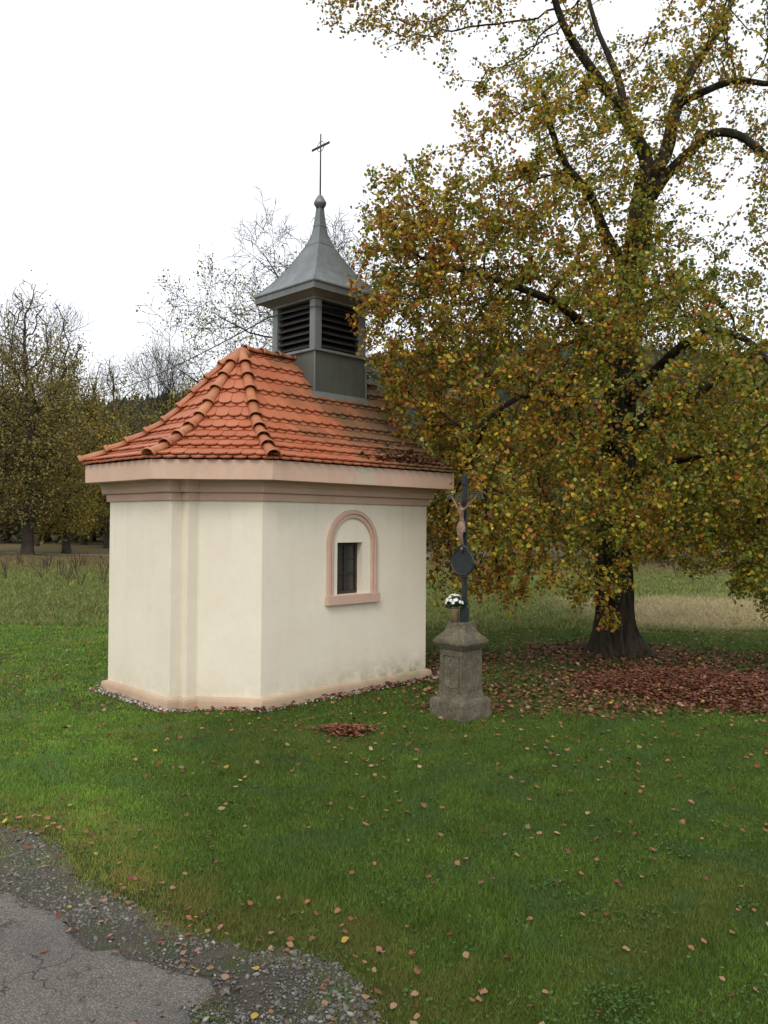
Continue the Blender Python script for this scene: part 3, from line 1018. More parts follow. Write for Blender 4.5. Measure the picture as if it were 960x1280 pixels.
for sx, sy in ((-1, -1), (1, -1), (-1, 1), (1, 1)):
    x0_, y0_ = tcx + sx * (HS - 0.008), tcy + sy * (HS - 0.008)
    x1_, y1_ = x0_ - sx * PW, y0_ - sy * PW
    box('post', min(x0_, x1_), max(x0_, x1_), min(y0_, y1_), max(y0_, y1_), 5.255, 6.05, M_ZINC_TRIM, turret, 0.006)
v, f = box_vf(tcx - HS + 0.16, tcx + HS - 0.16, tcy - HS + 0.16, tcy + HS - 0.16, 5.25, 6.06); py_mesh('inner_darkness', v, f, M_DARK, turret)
# louvre slats, tilted, on all four sides
nsl = 7
for a in range(4):
    Rz = Matrix.Rotation(a * math.pi / 2, 3, 'Z')
    for k in range(nsl):
        z = 5.285 + k * 0.110
        hw = HS - PW - 0.008
        y = -(HS - 0.03)
        prof = [(y, z), (y + 0.10, z + 0.085), (y + 0.10, z + 0.097), (y, z + 0.014)]
        vv = [(-hw, py_, pz_) for py_, pz_ in prof] + [(hw, py_, pz_) for py_, pz_ in prof]
        vv = [Rz @ Vector((x, yy, 0)) + Vector((tcx, tcy, zz_)) for x, yy, zz_ in vv]
        py_mesh('louvre_slat', vv, [(0, 1, 2, 3), (4, 7, 6, 5), (0, 4, 5, 1), (1, 5, 6, 2), (2, 6, 7, 3), (3, 7, 4, 0)], M_SLAT, turret)
# cornice, soffit and swept spire
v, f = loft([sq_ring(HS - 0.02, 6.03), sq_ring(HS + 0.012, 6.035), sq_ring(HS + 0.02, 6.06), sq_ring(HS + 0.17, 6.14), sq_ring(HS + 0.185, 6.15)]); py_mesh('cornice', v, f, M_ZINC_TRIM, turret)
EH = 0.772
v, f = loft([sq_ring(EH - 0.03, 6.135), sq_ring(EH - 0.012, 6.13), sq_ring(EH - 0.005, 6.235), sq_ring(EH - 0.05, 6.245)]); py_mesh('eaves_board', v, f, M_ZINC_TRIM, turret)
spf = [(EH + 0.015, 6.232), (EH + 0.018, 6.25), (EH + 0.004, 6.268), (0.70, 6.335), (0.61, 6.43), (0.515, 6.545), (0.42, 6.68), (0.33, 6.825), (0.25, 6.965), (0.18, 7.10), (0.122, 7.24), (0.094, 7.33), (0.078, 7.43), (0.065, 7.54), (0.052, 7.66), (0.044, 7.77)]
v, f = loft([sq_ring(h, z) for h, z in spf]); py_mesh('spire', v, f, M_ZINC, turret)
# sheet seams on the spire: hips and two cross laps
for sx, sy in ((-1, -1), (1, -1), (-1, 1), (1, 1)):
    tube('seam', [(tcx + sx * h, tcy + sy * h, z + 0.002) for h, z in spf[2:]], 0.0065, M_ZINC_TRIM, turret, 5)
for zc, h in ((7.12, 0.173), (7.46, 0.077)):
    v, f = loft([sq_ring(h + 0.006, zc - 0.008), sq_ring(h + 0.001, zc + 0.010)]); py_mesh('lap_seam', v, f, M_ZINC_TRIM, turret)
lathe('finial', [(0.05, 7.76), (0.075, 7.785), (0.10, 7.825), (0.108, 7.85), (0.104, 7.872), (0.088, 7.90), (0.07, 7.93), (0.05, 7.965), (0.028, 7.99), (0.014, 8.0)], M_ZINC, turret, (tcx, tcy, 0), 16)
tcr = tube('turret_cross', [(tcx, tcy, 7.98), (tcx, tcy, 9.03)], [0.014, 0.011], M_RUST, turret, 8)
box('crossbar', tcx - 0.008, tcx + 0.008, tcy - 0.225, tcy + 0.225, 8.80, 8.835, M_RUST, turret)
tube('cross_ring', [(tcx + 0.0, tcy + 0.085 * math.cos(2 * math.pi * k / 24), 8.8175 + 0.085 * math.sin(2 * math.pi * k / 24)) for k in range(25)], 0.0055, M_RUST, turret, 5)
tube('conductor_band', [(TX0 - 0.012, TY1 + 0.012, 5.93), (TX0 - 0.012, TY0 - 0.012, 5.90), (TX1 + 0.012, TY0 - 0.012, 5.90), (TX1 + 0.012, TY1 + 0.012, 5.93), (TX0 - 0.012, TY1 + 0.012, 5.93)], 0.006, M_IRON2, turret, 5, smooth=False)

# overhead wire coming in from the far left
wa = Vector((16.0, 50.0, 12.2)); wb = Vector((TX0 - 0.01, TY1, 5.935))
tag(tube('overhead_wire', [wa.lerp(wb, k / 24) - Vector((0, 0, 1.3 * 4 * (k / 24) * (1 - k / 24))) for k in range(25)], 0.012, M_IRON, None, 5),
    'thin overhead wire running from the far trees down to the bell turret', 'wire')

# ------------------------------------------------------------------ wayside cross
PX, PY = 1.60, -2.05
wc = empty('wayside_cross', (PX, PY, 0))
tag(wc, 'wayside crucifix of black iron on a weathered sandstone pedestal beside the chapel', 'wayside cross')
def sq2(h, z, jit=0.0): return [Vector((PX + sx * h + random.uniform(-jit, jit), PY + sy * h + random.uniform(-jit, jit), z)) for sx, sy in ((-1, -1), (1, -1), (1, 1), (-1, 1))]
def stone(name, rings, bevel=0.012):
    v, f = loft(rings)
    me = bpy.data.meshes.new(name); me.from_pydata([tuple(x) for x in v], [], f)
    bm = bmesh.new(); bm.from_mesh(me); bmesh.ops.recalc_face_normals(bm, faces=bm.faces)
    bmesh.ops.bevel(bm, geom=[e for e in bm.edges if e.calc_face_angle(0) > 0.4], offset=bevel, segments=2, affect='EDGES', clamp_overlap=True)
    bmesh.ops.triangulate(bm, faces=bm.faces)
    for _ in range(3):
        le = [e for e in bm.edges if e.calc_length() > 0.05]
        if not le: break
        bmesh.ops.subdivide_edges(bm, edges=le, cuts=1, use_grid_fill=False)
        bmesh.ops.triangulate(bm, faces=bm.faces)
    for vv in bm.verts:
        nvec = noise.noise_vector(vv.co * 9) * 0.006 + noise.noise_vector(vv.co * 28) * 0.003
        vv.co += nvec
    bm.to_mesh(me); bm.free()
    return obj(name, me, M_STONE, wc)
stone('pedestal_base', [sq2(0.285, -0.1, 0.004), sq2(0.282, 0.22, 0.004), sq2(0.268, 0.245), sq2(0.245, 0.26)], 0.012)
stone('pedestal_shaft', [sq2(0.225, 0.25), sq2(0.212, 0.29), sq2(0.203, 0.34), sq2(0.198, 0.45), sq2(0.194, 0.875)], 0.010)
# raised frame of the inscription panel on the side facing the road
px0 = PX - 0.1965
for nm, y0_, y1_, z0_, z1_ in (('panel_frame', PY - 0.135, PY + 0.135, 0.795, 0.815), ('panel_frame', PY - 0.135, PY + 0.135, 0.395, 0.415),
                               ('panel_frame', PY - 0.135, PY - 0.115, 0.415, 0.795), ('panel_frame', PY + 0.115, PY + 0.135, 0.415, 0.795)):
    box(nm, px0 - 0.012, px0 + 0.03, y0_, y1_, z0_, z1_, M_STONE, wc, 0.003)
for z in (0.75, 0.46):
    lathe('panel_stud', [(0.004, -0.006), (0.009, 0.0), (0.004, 0.006)], M_RUST, wc, (px0 - 0.006, PY, z), 8)
stone('pedestal_cap', [sq2(0.20, 0.87), sq2(0.205, 0.885), sq2(0.222, 0.90), sq2(0.226, 0.915), sq2(0.25, 0.94), sq2(0.258, 0.965), sq2(0.252, 1.0)], 0.006)
def oct_ring(h, c, z): return [Vector((PX + x, PY + y, z)) for x, y in ((-h, -h + c), (-h + c, -h), (h - c, -h), (h, -h + c), (h, h - c), (h - c, h), (-h + c, h), (-h, h - c))]
stone('pedestal_top', [oct_ring(0.245, 0.004, 0.995), oct_ring(0.235, 0.012, 1.015), oct_ring(0.20, 0.025, 1.05), oct_ring(0.172, 0.04, 1.09), oct_ring(0.158, 0.05, 1.14), oct_ring(0.152, 0.052, 1.18), oct_ring(0.150, 0.052, 1.215)], 0.006)
QX, QY = PX, PY - 0.055
box('socket', QX - 0.045, QX + 0.045, QY - 0.045, QY + 0.045, 1.20, 1.40, M_IRON, wc, 0.006)
box('lamp_block', QX - 0.055, QX + 0.035, QY - 0.055, QY + 0.02, 1.405, 1.50, M_IRON, wc, 0.02)
box('cross_post', QX - 0.02, QX + 0.02, QY - 0.03, QY + 0.03, 1.38, 3.06, M_IRON, wc, 0.004)
box('title_board', QX - 0.034, QX - 0.022, QY - 0.042, QY + 0.042, 2.965, 3.075, M_IRON, wc, 0.006)
tube('scroll', [(QX - 0.02, QY + 0.035 * math.cos(a), 3.10 + 0.03 * math.sin(a)) for a in [k * 0.45 for k in range(12)]], 0.010, M_IRON, wc, 6)
# openwork crossbar: two rails with lattice between, little scrolls at the ends
for z in (2.795, 2.865):
    box('crossbar_rail', QX - 0.014, QX + 0.014, QY - 0.30, QY + 0.30, z - 0.006, z + 0.006, M_IRON2, wc, 0.002)
for k in range(10):
    ya = QY - 0.27 + k * 0.06
    for s in (-1, 1):
        if abs(ya) < 0: continue
        tube('lattice_bar', [(QX, ya - 0.028 * s, 2.80), (QX, ya + 0.028 * s, 2.86)], 0.005, M_IRON2, wc, 5)
for s in (-1, 1):
    tube('scroll', [(QX, QY + s * (0.30 + 0.028 * math.cos(a)), 2.83 + 0.045 * math.sin(a)) for a in [k * 0.5 for k in range(11)]], 0.009, M_IRON2, wc, 6)
# oval plaque with scrolled head
v = []; f = []
def oval(r, x): return [Vector((x, QY + r * 1.08 * math.cos(2 * math.pi * k / 28), 1.98 + r * 0.98 * math.sin(2 * math.pi * k / 28))) for k in range(28)]
v, f = loft([oval(0.16, QX - 0.03), oval(0.178, QX - 0.035), oval(0.178, QX - 0.055), oval(0.168, QX - 0.062), oval(0.155, QX - 0.054), oval(0.01, QX - 0.050)])
py_mesh('plaque', v, f, M_IRON, wc, smooth=False)
tube('plaque_crest', [(QX - 0.045, QY + y_, 2.14 + z_) for y_, z_ in ((-0.10, -0.03), (-0.07, 0.02), (-0.03, 0.035), (0, 0.07), (0.03, 0.035), (0.07, 0.02), (0.10, -0.03))], [0.012, 0.016, 0.02, 0.028, 0.02, 0.016, 0.012], M_IRON, wc, 6)
tube('plaque_foot', [(QX - 0.04, QY + y_, 1.80 + z_) for y_, z_ in ((-0.06, 0.02), (-0.03, -0.01), (0.03, -0.01), (0.06, 0.02))], 0.015, M_IRON, wc, 6)

# the crucified figure: one continuous skinned body
def figure():
    fx = QX - 0.055
    def P(y, z, dx=0.0): return (fx + dx, QY + y, z)
    pts = []; rad = []; edges = []
    def add(p, r, par=None, ry=None):
        pts.append(p); rad.append((r, ry or r))
        if par is not None: edges.append((par, len(pts) - 1))
        return len(pts) - 1
    pel = add(P(0.005, 2.475), 0.036, None, 0.028)
    bel = add(P(0.010, 2.53), 0.031, pel, 0.024)
    che = add(P(0.012, 2.60, -0.008), 0.042, bel, 0.032)
    upc = add(P(0.010, 2.645, -0.006), 0.040, che, 0.028)
    nk = add(P(0.018, 2.685, -0.012), 0.015, upc)
    jaw = add(P(0.028, 2.715, -0.025), 0.021, nk)
    hd = add(P(0.032, 2.745, -0.022), 0.028, jaw)
    for s in (1, -1):
        sh = add(P(0.010 + s * 0.050, 2.658, 0.0), 0.018, upc)
        el = add(P(0.005 + s * 0.125, 2.735, 0.012), 0.0125, sh)
        wr = add(P(0.0 + s * 0.195, 2.805, 0.030), 0.008, el)
        pa = add(P(0.0 + s * 0.213, 2.822, 0.032), 0.010, wr)
    hips = []
    for s in (1, -1):
        hp = add(P(0.005 + s * 0.022, 2.44, 0.0), 0.027, pel)
        kn = add(P(0.012 + s * 0.018, 2.315, -0.028), 0.019, hp)
        cf = add(P(0.008 + s * 0.015, 2.26, -0.014), 0.018, kn)
        an = add(P(0.002 + s * 0.009, 2.175, 0.008), 0.010, cf)
        to = add(P(0.0 + s * 0.010, 2.135, -0.02), 0.009, an)
    me = bpy.data.meshes.new('figure'); me.from_pydata(pts, edges, [])
    o = obj('figure', me, M_FIGURE, wc)
    md = o.modifiers.new('skin', 'SKIN'); md.use_smooth_shade = True
    for i, (rx, ry) in enumerate(rad):
        me.skin_vertices[0].data[i].radius = (rx, ry)
    me.skin_vertices[0].data[0].use_root = True
    sub = o.modifiers.new('sub', 'SUBSURF'); sub.levels = 2; sub.render_levels = 2
    # fingers and thumbs: short curled chains rooted in each palm
    for s in (1, -1):
        base = Vector(P(s * 0.213, 2.822, 0.030))
        for k in range(5):
            sp = (k - 2) * 0.0052
            dirv = Vector((-0.25, s * 0.72, 0.70)) if k < 4 else Vector((-0.3, -s * 0.2, 0.95))
            ln = (0.020, 0.024, 0.025, 0.021, 0.016)[k]
            b0 = base + Vector((0, -0.7 * sp * s * (1 if k < 4 else 0.4), 0.7 * sp))
            tube('finger', [b0, b0 + dirv * ln * 0.55, b0 + dirv * ln * 0.85 + Vector((-0.007, 0, -0.002))], [0.0032, 0.003, 0.0024], M_FIGURE, o, 6)
    # hair, beard, nose
    hc = Vector(P(0.032, 2.745, -0.022))
    bm = bmesh.new(); bmesh.ops.create_uvsphere(bm, u_segments=14, v_segments=10, radius=0.033)
    for q_ in bm.verts:
        q_.co.z *= 1.12
        if q_.co.x < 0: q_.co.x *= 0.55
        if q_.co.z < 0: q_.co.x += 0.004; q_.co.z *= 1.35
        q_.co += hc + Vector((0.008, 0, 0.006)) + noise.noise_vector(q_.co * 90) * 0.004
    me = bpy.data.meshes.new('hair'); bm.to_mesh(me); bm.free(); obj('hair', me, M_WOOD, o)
    tube('nose', [hc + Vector((-0.026, 0, 0.008)), hc + Vector((-0.034, 0, -0.004)), hc + Vector((-0.027, 0, -0.007))], [0.003, 0.005, 0.004], M_FIGURE, o, 6)
    for s in (-1, 1):
        tube('eye', [hc + Vector((-0.027, s * 0.010 - 0.004, 0.008)), hc + Vector((-0.027, s * 0.010 + 0.004, 0.008))], 0.0024, M_WOOD, o, 6)
    tube('beard', [hc + Vector((-0.018, 0, -0.022)), hc + Vector((-0.026, 0, -0.036)), hc + Vector((-0.022, 0, -0.048))], [0.014, 0.012, 0.004], M_WOOD, o, 8)
    # draped loincloth with folds and a hanging end
    rings = []
    for j, (z, r) in enumerate(((2.505, 0.040), (2.48, 0.046), (2.45, 0.052), (2.42, 0.053), (2.395, 0.050), (2.375, 0.047))):
        rings.append([Vector((fx + (r * 0.78 + 0.004 * math.sin(5 * a + j * 1.4)) * math.cos(a) - 0.004, QY + 0.006 + (r + 0.004 * math.sin(5 * a + j * 1.4)) * math.sin(a), z + 0.012 * math.sin(a + 0.6))) for a in [2 * math.pi * k / 24 for k in range(24)]])
    v, f = loft(rings, True, False, False); py_mesh('loincloth', v, f, M_CLOTH, o, smooth=True)
    tube('cloth_end', [P(0.052, 2.475, -0.01), P(0.064, 2.42, -0.018), P(0.060, 2.35, -0.014), P(0.064, 2.31, -0.012)], [0.010, 0.014, 0.011, 0.004], M_CLOTH, o, 7)
    box('foot_rest', fx - 0.035, fx + 0.04, QY - 0.03, QY + 0.03, 2.105, 2.125, M_IRON, wc, 0.004)
figure()

# flowers in a pot on the pedestal
fp = empty('flower_pot', (PX - 0.075, PY + 0.045, 1.215))
tag(fp, 'bunch of small white flowers in an ochre pot on top of the stone pedestal', 'flower pot')
fcx, fcy = PX - 0.075, PY + 0.045
lathe('pot', [(0.042, 1.218), (0.050, 1.22), (0.055, 1.36), (0.060, 1.37), (0.060, 1.385), (0.048, 1.386)], M_POT, fp, (fcx, fcy, 0), 18)
n = 240
d = rng.normal(0, 1, (n, 3)); d /= np.linalg.norm(d, axis=1)[:, None]; d[:, 2] = np.abs(d[:, 2]) - 0.25
pos = np.array([fcx, fcy, 1.44]) + d * np.array([0.115, 0.115, 0.10]) * rng.uniform(0.4, 1, (n, 1))
o = scatter('bouquet_leaves', LEAF_V, LEAF_F, pos, rand_rot(n, rng.uniform(0.2, 1.6, n)), rng.uniform(0.03, 0.05, n), pick([(0.015, 0.035, 0.012)], [1], n), M_GREEN, fp, kind=None)
for k in range(52):
    a = rng.uniform(0, 2 * math.pi); e = rng.uniform(0.05, 1.4)
    c0 = Vector((fcx + 0.125 * math.cos(a) * math.cos(e), fcy + 0.125 * math.sin(a) * math.cos(e), 1.45 + 0.115 * math.sin(e)))
    nrm = (c0 - Vector((fcx, fcy, 1.43))).normalized()
    u, vv_ = frame_of(nrm)
    v = [c0 + nrm * 0.004]; f = []
    npet = 7
    for j in range(npet):
        a0 = 2 * math.pi * j / npet; da = 0.38; r = 0.026
        b = len(v)
        v += [c0 + (u * math.cos(a0 - da) + vv_ * math.sin(a0 - da)) * r * 0.7 + nrm * 0.006, c0 + (u * math.cos(a0) + vv_ * math.sin(a0)) * r + nrm * 0.003, c0 + (u * math.cos(a0 + da) + vv_ * math.sin(a0 + da)) * r * 0.7 + nrm * 0.006]
        f.append((0, b, b + 1, b + 2))
    me = bpy.data.meshes.new('flower'); me.from_pydata([tuple(x) for x in v], [], f); obj('flower', me, M_PETAL, fp)

# ------------------------------------------------------------------ trees
def grow(attr, nodes, parents, step, di, dk, iters, jitter=0.15, seed=0, droop=0.0):
    rg = np.random.default_rng(seed)
    nodes = [np.array(n_, float) for n_ in nodes]; parents = list(parents)
    attr = np.asarray(attr, float)
    best = np.full(len(attr), 1e9); bi = np.full(len(attr), -1)
    new = list(range(len(nodes)))
    alive = np.ones(len(attr), bool)
    for it in range(iters):
        kd = KDTree(len(new))
        for j, k in enumerate(new): kd.insert(nodes[k], j)
        kd.balance()
        ids = np.nonzero(alive)[0]
        for a in ids:
            co, j, dd = kd.find(attr[a])
            if dd < best[a]: best[a] = dd; bi[a] = new[j]
        alive &= best > dk
        ids = np.nonzero(alive & (best < di))[0]
        if len(ids) == 0: break
        dirs = {}
        for a in ids:
            v_ = attr[a] - nodes[bi[a]]; v_ = v_ / (np.linalg.norm(v_) + 1e-9)
            if bi[a] in dirs: dirs[bi[a]] = dirs[bi[a]] + v_
            else: dirs[bi[a]] = v_
        new = []
        for k, v_ in dirs.items():
            v_ = v_ / (np.linalg.norm(v_) + 1e-9) + rg.normal(0, jitter, 3) + np.array([0, 0, -droop])
            v_ /= np.linalg.norm(v_)
            nodes.append(nodes[k] + v_ * step); parents.append(k); new.append(len(nodes) - 1)
        if not new: break
    return np.array(nodes), np.array(parents)

def radii(nodes, parents, tip, power=2.4):
    n = len(nodes); acc = np.zeros(n)
    kids = np.zeros(n, int)
    for i in range(n):
        if parents[i] >= 0: kids[parents[i]] += 1
    for i in range(n - 1, -1, -1):
        if kids[i] == 0: acc[i] = tip ** power
        if parents[i] >= 0: acc[parents[i]] += acc[i]
    return acc ** (1 / power), kids

def chains(nodes, parents, rad):
    n = len(nodes); main = np.full(n, -1)
    for i in range(n):
        p_ = parents[i]
        if p_ >= 0 and (main[p_] < 0 or rad[i] > rad[main[p_]]): main[p_] = i
    out = []
    for i in range(n):
        p_ = parents[i]
        if p_ >= 0 and main[p_] == i: continue
        ch = ([p_] if p_ >= 0 else []) + [i]
        k = i
        while main[k] >= 0:
            k = main[k]; ch.append(k)
        if len(ch) > 1: out.append(ch)
    return out

def branch_mesh(name, nodes, rad, chs, sides=None):
    V = []; F = []
    b = 0
    for ch in chs:
        P = [Vector(nodes[k]) for k in ch]; r = [rad[k] for k in ch]
        if len(r) > 1 and r[0] > r[1] * 1.3: r[0] = r[1] * 1.15
        rm = max(r)
        n = sides or (8 if rm > 0.06 else 5 if rm > 0.02 else 3)
        v, f = tube_vf(P, r, n, b, cap=False)
        V += v; F += f; b += len(v)
    return fast_mesh(name, np.array([tuple(x) for x in V]), np.array(F), smooth=True)

T0 = np.array([7.31, -1.10, 0.0])
R3 = np.array([RGT[0], RGT[1], 0]); F3 = np.array([FWD[0], FWD[1], 0]); Z3 = np.array([0, 0, 1.0])
def tw(r, f, z): return T0 + R3 * r + F3 * f + Z3 * z
def big_tree():
    tr = empty('linden_tree', tuple(T0))
    tag(tr, 'large old linden tree with yellow and rusty autumn leaves spreading over the chapel', 'tree')
    # trunk with root flare
    prof = [(0, 0.0, 0.0), (0, 0, 0.10), (-.0, 0, .25), (-.02, 0, 0.5), (-.03, 0, .9), (-.05, -.02, 1.82), (-.05, -.04, 2.71), (0, -.06, 3.91), (.07, -.08, 5.55), (.24, -.10, 7.04), (.38, -.11, 8.08), (.49, -.13, 9.04)]
    rad = [0.54, 0.48, 0.42, .375, .35, .33, .32, .31, .29, .25, .22, .19]
    P = smooth_path([tw(*q_) for q_ in prof], 9)
    rr = [float(np.interp(k / 9, range(len(rad)), rad)) for k in range(len(P))]
    n = 90; rings = []
    for p_, r in zip(P, rr):
        ring = []
        fl = max(0, 1 - p_.z / 0.9)
        for k in range(n):
            a = 2 * math.pi * k / n
            lobe = 0.55 * fl ** 2.2 * max(0, math.sin(a * 4 + 0.7 + 0.8 * math.sin(a * 2))) ** 1.5 * (1 + 0.4 * math.cos(a + 0.9)) + 0.06 * fl * math.sin(a * 3)
            ridge = 0.045 * noise.noise(Vector((math.cos(a) * 5, math.sin(a) * 5, p_.z * 1.2))) + 0.022 * noise.noise(Vector((math.cos(a) * 13, math.sin(a) * 13, p_.z * 1.6))) - 0.03 * abs(noise.noise(Vector((math.cos(a) * 22, math.sin(a) * 22, p_.z * 2.6))))
            R_ = r * (1 + lobe) + ridge
            ring.append(Vector((p_.x + R_ * math.cos(a), p_.y + R_ * math.sin(a), p_.z - (0.12 if p_.z < 0.02 else 0))))
        rings.append(ring)
    v, f = loft(rings); py_mesh('trunk', v, f, M_BARK, tr, smooth=True)
    # main limbs: (points r,f,z ; start radius ; end radius)
    limbs = [
        ([(.49, -.13, 8.9), (.47, -.14, 9.31), (.23, -.2, 9.74), (-.13, -.3, 10.26), (-.73, -.45, 10.95), (-1.18, -.6, 11.55), (-1.5, -.8, 12.3), (-1.9, -1.0, 13.4)], .155, .04),
        ([(.23, -.2, 9.74), (.1, -.1, 10.26), (0.0, 0.0, 10.87), (-.21, .1, 11.48), (-.4, .2, 12.08), (-.6, .4, 13.2)], .10, .03),
        ([(.49, -.13, 8.9), (.85, -.1, 9.4), (1.09, 0.0, 10.36), (1.36, .15, 10.97), (1.61, .25, 11.4), (2.12, .4, 12.18), (2.6, .6, 13.3)], .16, .05),
        ([(1.09, 0.0, 10.36), (1.3, -.2, 10.42), (1.96, -.5, 10.57), (2.66, -.7, 10.41), (3.35, -1.0, 10.49)], .09, .03),
        ([(.60, -.12, 8.6), (.9, -.2, 9.04), (1.28, -.3, 9.4), (1.62, -.4, 9.66), (2.06, -.5, 9.57), (2.42, -.6, 9.23), (2.76, -.7, 8.92), (3.5, -.9, 8.4)], .11, .05),
        ([(.10, -.1, 4.1), (.5, -.3, 4.45), (.94, -.5, 4.69), (1.45, -.6, 5.02), (1.95, -.7, 5.40), (2.62, -.75, 5.75), (3.5, -.9, 5.9)], .17, .08),
        ([(.17, -.1, 7.0), (-.05, -.3, 7.38), (-.36, -.5, 7.74), (-.71, -.7, 8.4), (-1.15, -.9, 8.8), (-1.5, -1.2, 9.3), (-1.7, -1.4, 9.9)], .13, .035),
        ([(.03, -.1, 5.0), (-.5, -.5, 5.69), (-1.24, -1.0, 6.28), (-2.29, -1.4, 6.57), (-3.4, -1.8, 6.75)], .12, .04),
        ([(0, -.15, 3.6), (-.5, -.9, 4.2), (-1.3, -1.7, 4.6), (-2.2, -2.2, 4.5), (-3.0, -2.5, 3.9)], .11, .03),
        ([(.05, -.15, 4.6), (.4, -1.0, 5.2), (.8, -2.0, 5.6), (1.2, -2.8, 5.3), (1.5, -3.4, 4.5)], .11, .03),
        ([(.1, .1, 5.2), (.3, 1.2, 6.0), (.2, 2.4, 6.6), (-.3, 3.6, 6.6)], .13, .04),
        ([(0, .1, 4.4), (-1.0, .9, 5.2), (-2.2, 1.7, 5.6), (-3.3, 2.3, 5.3)], .12, .04),
        ([(.2, .1, 6.2), (1.1, .9, 7.0), (2.2, 1.7, 7.4), (3.2, 2.4, 7.0)], .12, .04),
        ([(.1, -.1, 3.3), (.8, -.8, 3.6), (1.7, -1.5, 3.7), (2.6, -1.9, 3.2)], .08, .03),
    ]
    nodes = []; par = []; hand = []
    # trunk nodes
    for k, p_ in enumerate(P):
        if p_.z < 3.0: continue
        nodes.append(np.array(p_)); par.append(len(nodes) - 2 if len(nodes) > 1 else -1); hand.append(0.0)
    for pts, r0, r1 in limbs:
        Q = smooth_path([tw(*q_) for q_ in pts], 3)
        rads = [r0 + (r1 - r0) * (k / (len(Q) - 1)) ** 0.8 for k in range(len(Q))]
        v, f = tube_vf(Q, rads, 12, rough=0.22, seed=len(nodes))
        # knobbly kinks
        py_mesh('limb', v, f, M_BARK, tr, smooth=True)
        j = min(range(len(nodes)), key=lambda q_: np.linalg.norm(nodes[q_] - np.array(Q[0])))
        for k, q_ in enumerate(Q[1:]):
            nodes.append(np.array(q_)); par.append(j); hand.append(rads[k + 1]); j = len(nodes) - 1
    n_hand = len(nodes)
    lumps = [  # centre r,f,z ; radii ; count ; leaf multiplier
        ((-2.5, -1.3, 5.6), (2.35, 2.4, 3.1), 1350, 1.0),
        ((-3.3, -1.2, 6.4), (1.5, 1.8, 1.7), 520, 1.0),
        ((-2.6, -2.2, 3.0), (2.0, 1.7, 1.5), 520, 0.9),
        ((-0.3, -2.4, 4.4), (2.2, 1.6, 2.5), 900, 0.85),
        ((2.3, -1.0, 3.8), (2.1, 2.4, 2.1), 900, 0.8),
        ((2.9, 0.3, 6.2), (2.0, 2.6, 1.6), 330, 0.55),
        ((0.0, 2.6, 5.2), (4.2, 2.0, 3.2), 800, 0.7),
        ((-1.6, -1.0, 8.6), (2.0, 2.2, 1.7), 480, 0.7),
        ((-0.3, 0.0, 10.0), (1.9, 2.2, 1.5), 230, 0.4),
        ((1.9, 0.2, 8.2), (2.0, 2.4, 1.4), 230, 0.45),
        ((-0.2, 0.0, 12.4), (4.0, 3.6, 2.3), 650, 0.45),
        ((-4.0, -0.7, 12.3), (2.1, 1.6, 1.0), 340, 0.5),
        ((2.6, 0.2, 11.5), (2.0, 2.6, 2.0), 300, 0.55),
        ((-4.0, -2.3, 6.1), (1.1, 1.1, 1.9), 420, 0.95),
        ((-3.9, -1.6, 7.8), (1.0, 1.0, 0.9), 170, 0.8),
        ((-3.7, -1.0, 3.0), (1.3, 1.4, 1.5), 360, 0.9),
        ((-1.4, -1.9, 1.9), (1.5, 1.1, 1.3), 420, 0.8),
        ((-3.0, -1.4, 1.9), (1.3, 1.0, 0.8), 180, 0.8),
        ((2.6, -1.6, 2.0), (1.4, 1.4, 1.2), 600, 0.95),
        ((1.2, 0.9, 2.9), (1.6, 1.0, 1.2), 300, 0.8),
        ((1.0, -1.5, 2.5), (1.3, 1.0, 0.9), 330, 0.9),
        ((2.2, -2.0, 2.0), (1.0, 0.9, 1.1), 300, 0.95),
        ((1.5, -1.6, 3.1), (1.4, 1.2, 0.9), 260, 0.8),
        ((0.2, -0.9, 6.9), (1.1, 0.6, 1.6), 260, 0.8),
        ((0.5, -0.7, 9.4), (1.2, 0.7, 0.9), 110, 0.6),
        ((0.3, -1.3, 3.2), (1.3, 0.7, 1.3), 240, 0.8),
        ((-2.75, -3.0, 3.0), (0.7, 0.8, 1.0), 120, 0.8),
    ]
    A = []; W = []
    for (c_, rd, cnt, lm) in lumps:
        cnt = int(cnt * 1.3)
        d = rng.normal(0, 1, (cnt, 3)); d /= np.linalg.norm(d, axis=1)[:, None]
        d *= rng.uniform(0.25, 1, (cnt, 1)) ** 0.45
        d *= np.array(rd) * 0.97
        for q_ in d:
            r, f_, z = c_[0] + q_[0], c_[1] + q_[1], c_[2] + q_[2]
            if z < 0.85 + 0.5 * abs(math.sin(r * 2.1 + f_)): continue
            if abs(r) < 0.35 and -0.4 < f_ < 0.4 and z < 9: continue
            # nothing grows inside the chapel roof and turret
            wp = tw(r, f_, z)
            if wp[0] < 3.7 and z < 3.9 and wp[1] > -0.9: continue
            if wp[0] < 3.05 and z < 6.9 and wp[1] > 0.6: continue
            # keep the heap and pedestal corner clear
            if wp[0] < 2.6 and z < 3.6: continue
            if r > -0.3 and r < 1.5 and z < 1.65 and f_ < 1.5: continue
            gap = noise.noise(Vector(wp) * 0.95 + Vector((3.1, 0, 7.7))) + 0.5 * noise.noise(Vector(wp) * 2.3)
            if gap < -0.10 and rng.uniform() < 0.85: continue
            A.append(wp); W.append(lm)
    A = np.array(A); W = np.array(W)
    nd, pr = grow(A, nodes, par, 0.19, 3.2, 0.20, 60, 0.22, 5, 0.06)
    rad, kids = radii(nd, pr, 0.0052, 2.25)
    chs = chains(nd, pr, rad)
    rad = np.minimum(rad, 0.075)
    chs = [[k for k in ch] for ch in chs if max(ch) >= n_hand]
    # drop the stretch of a chain that runs inside the hand-built limbs
    cc = []
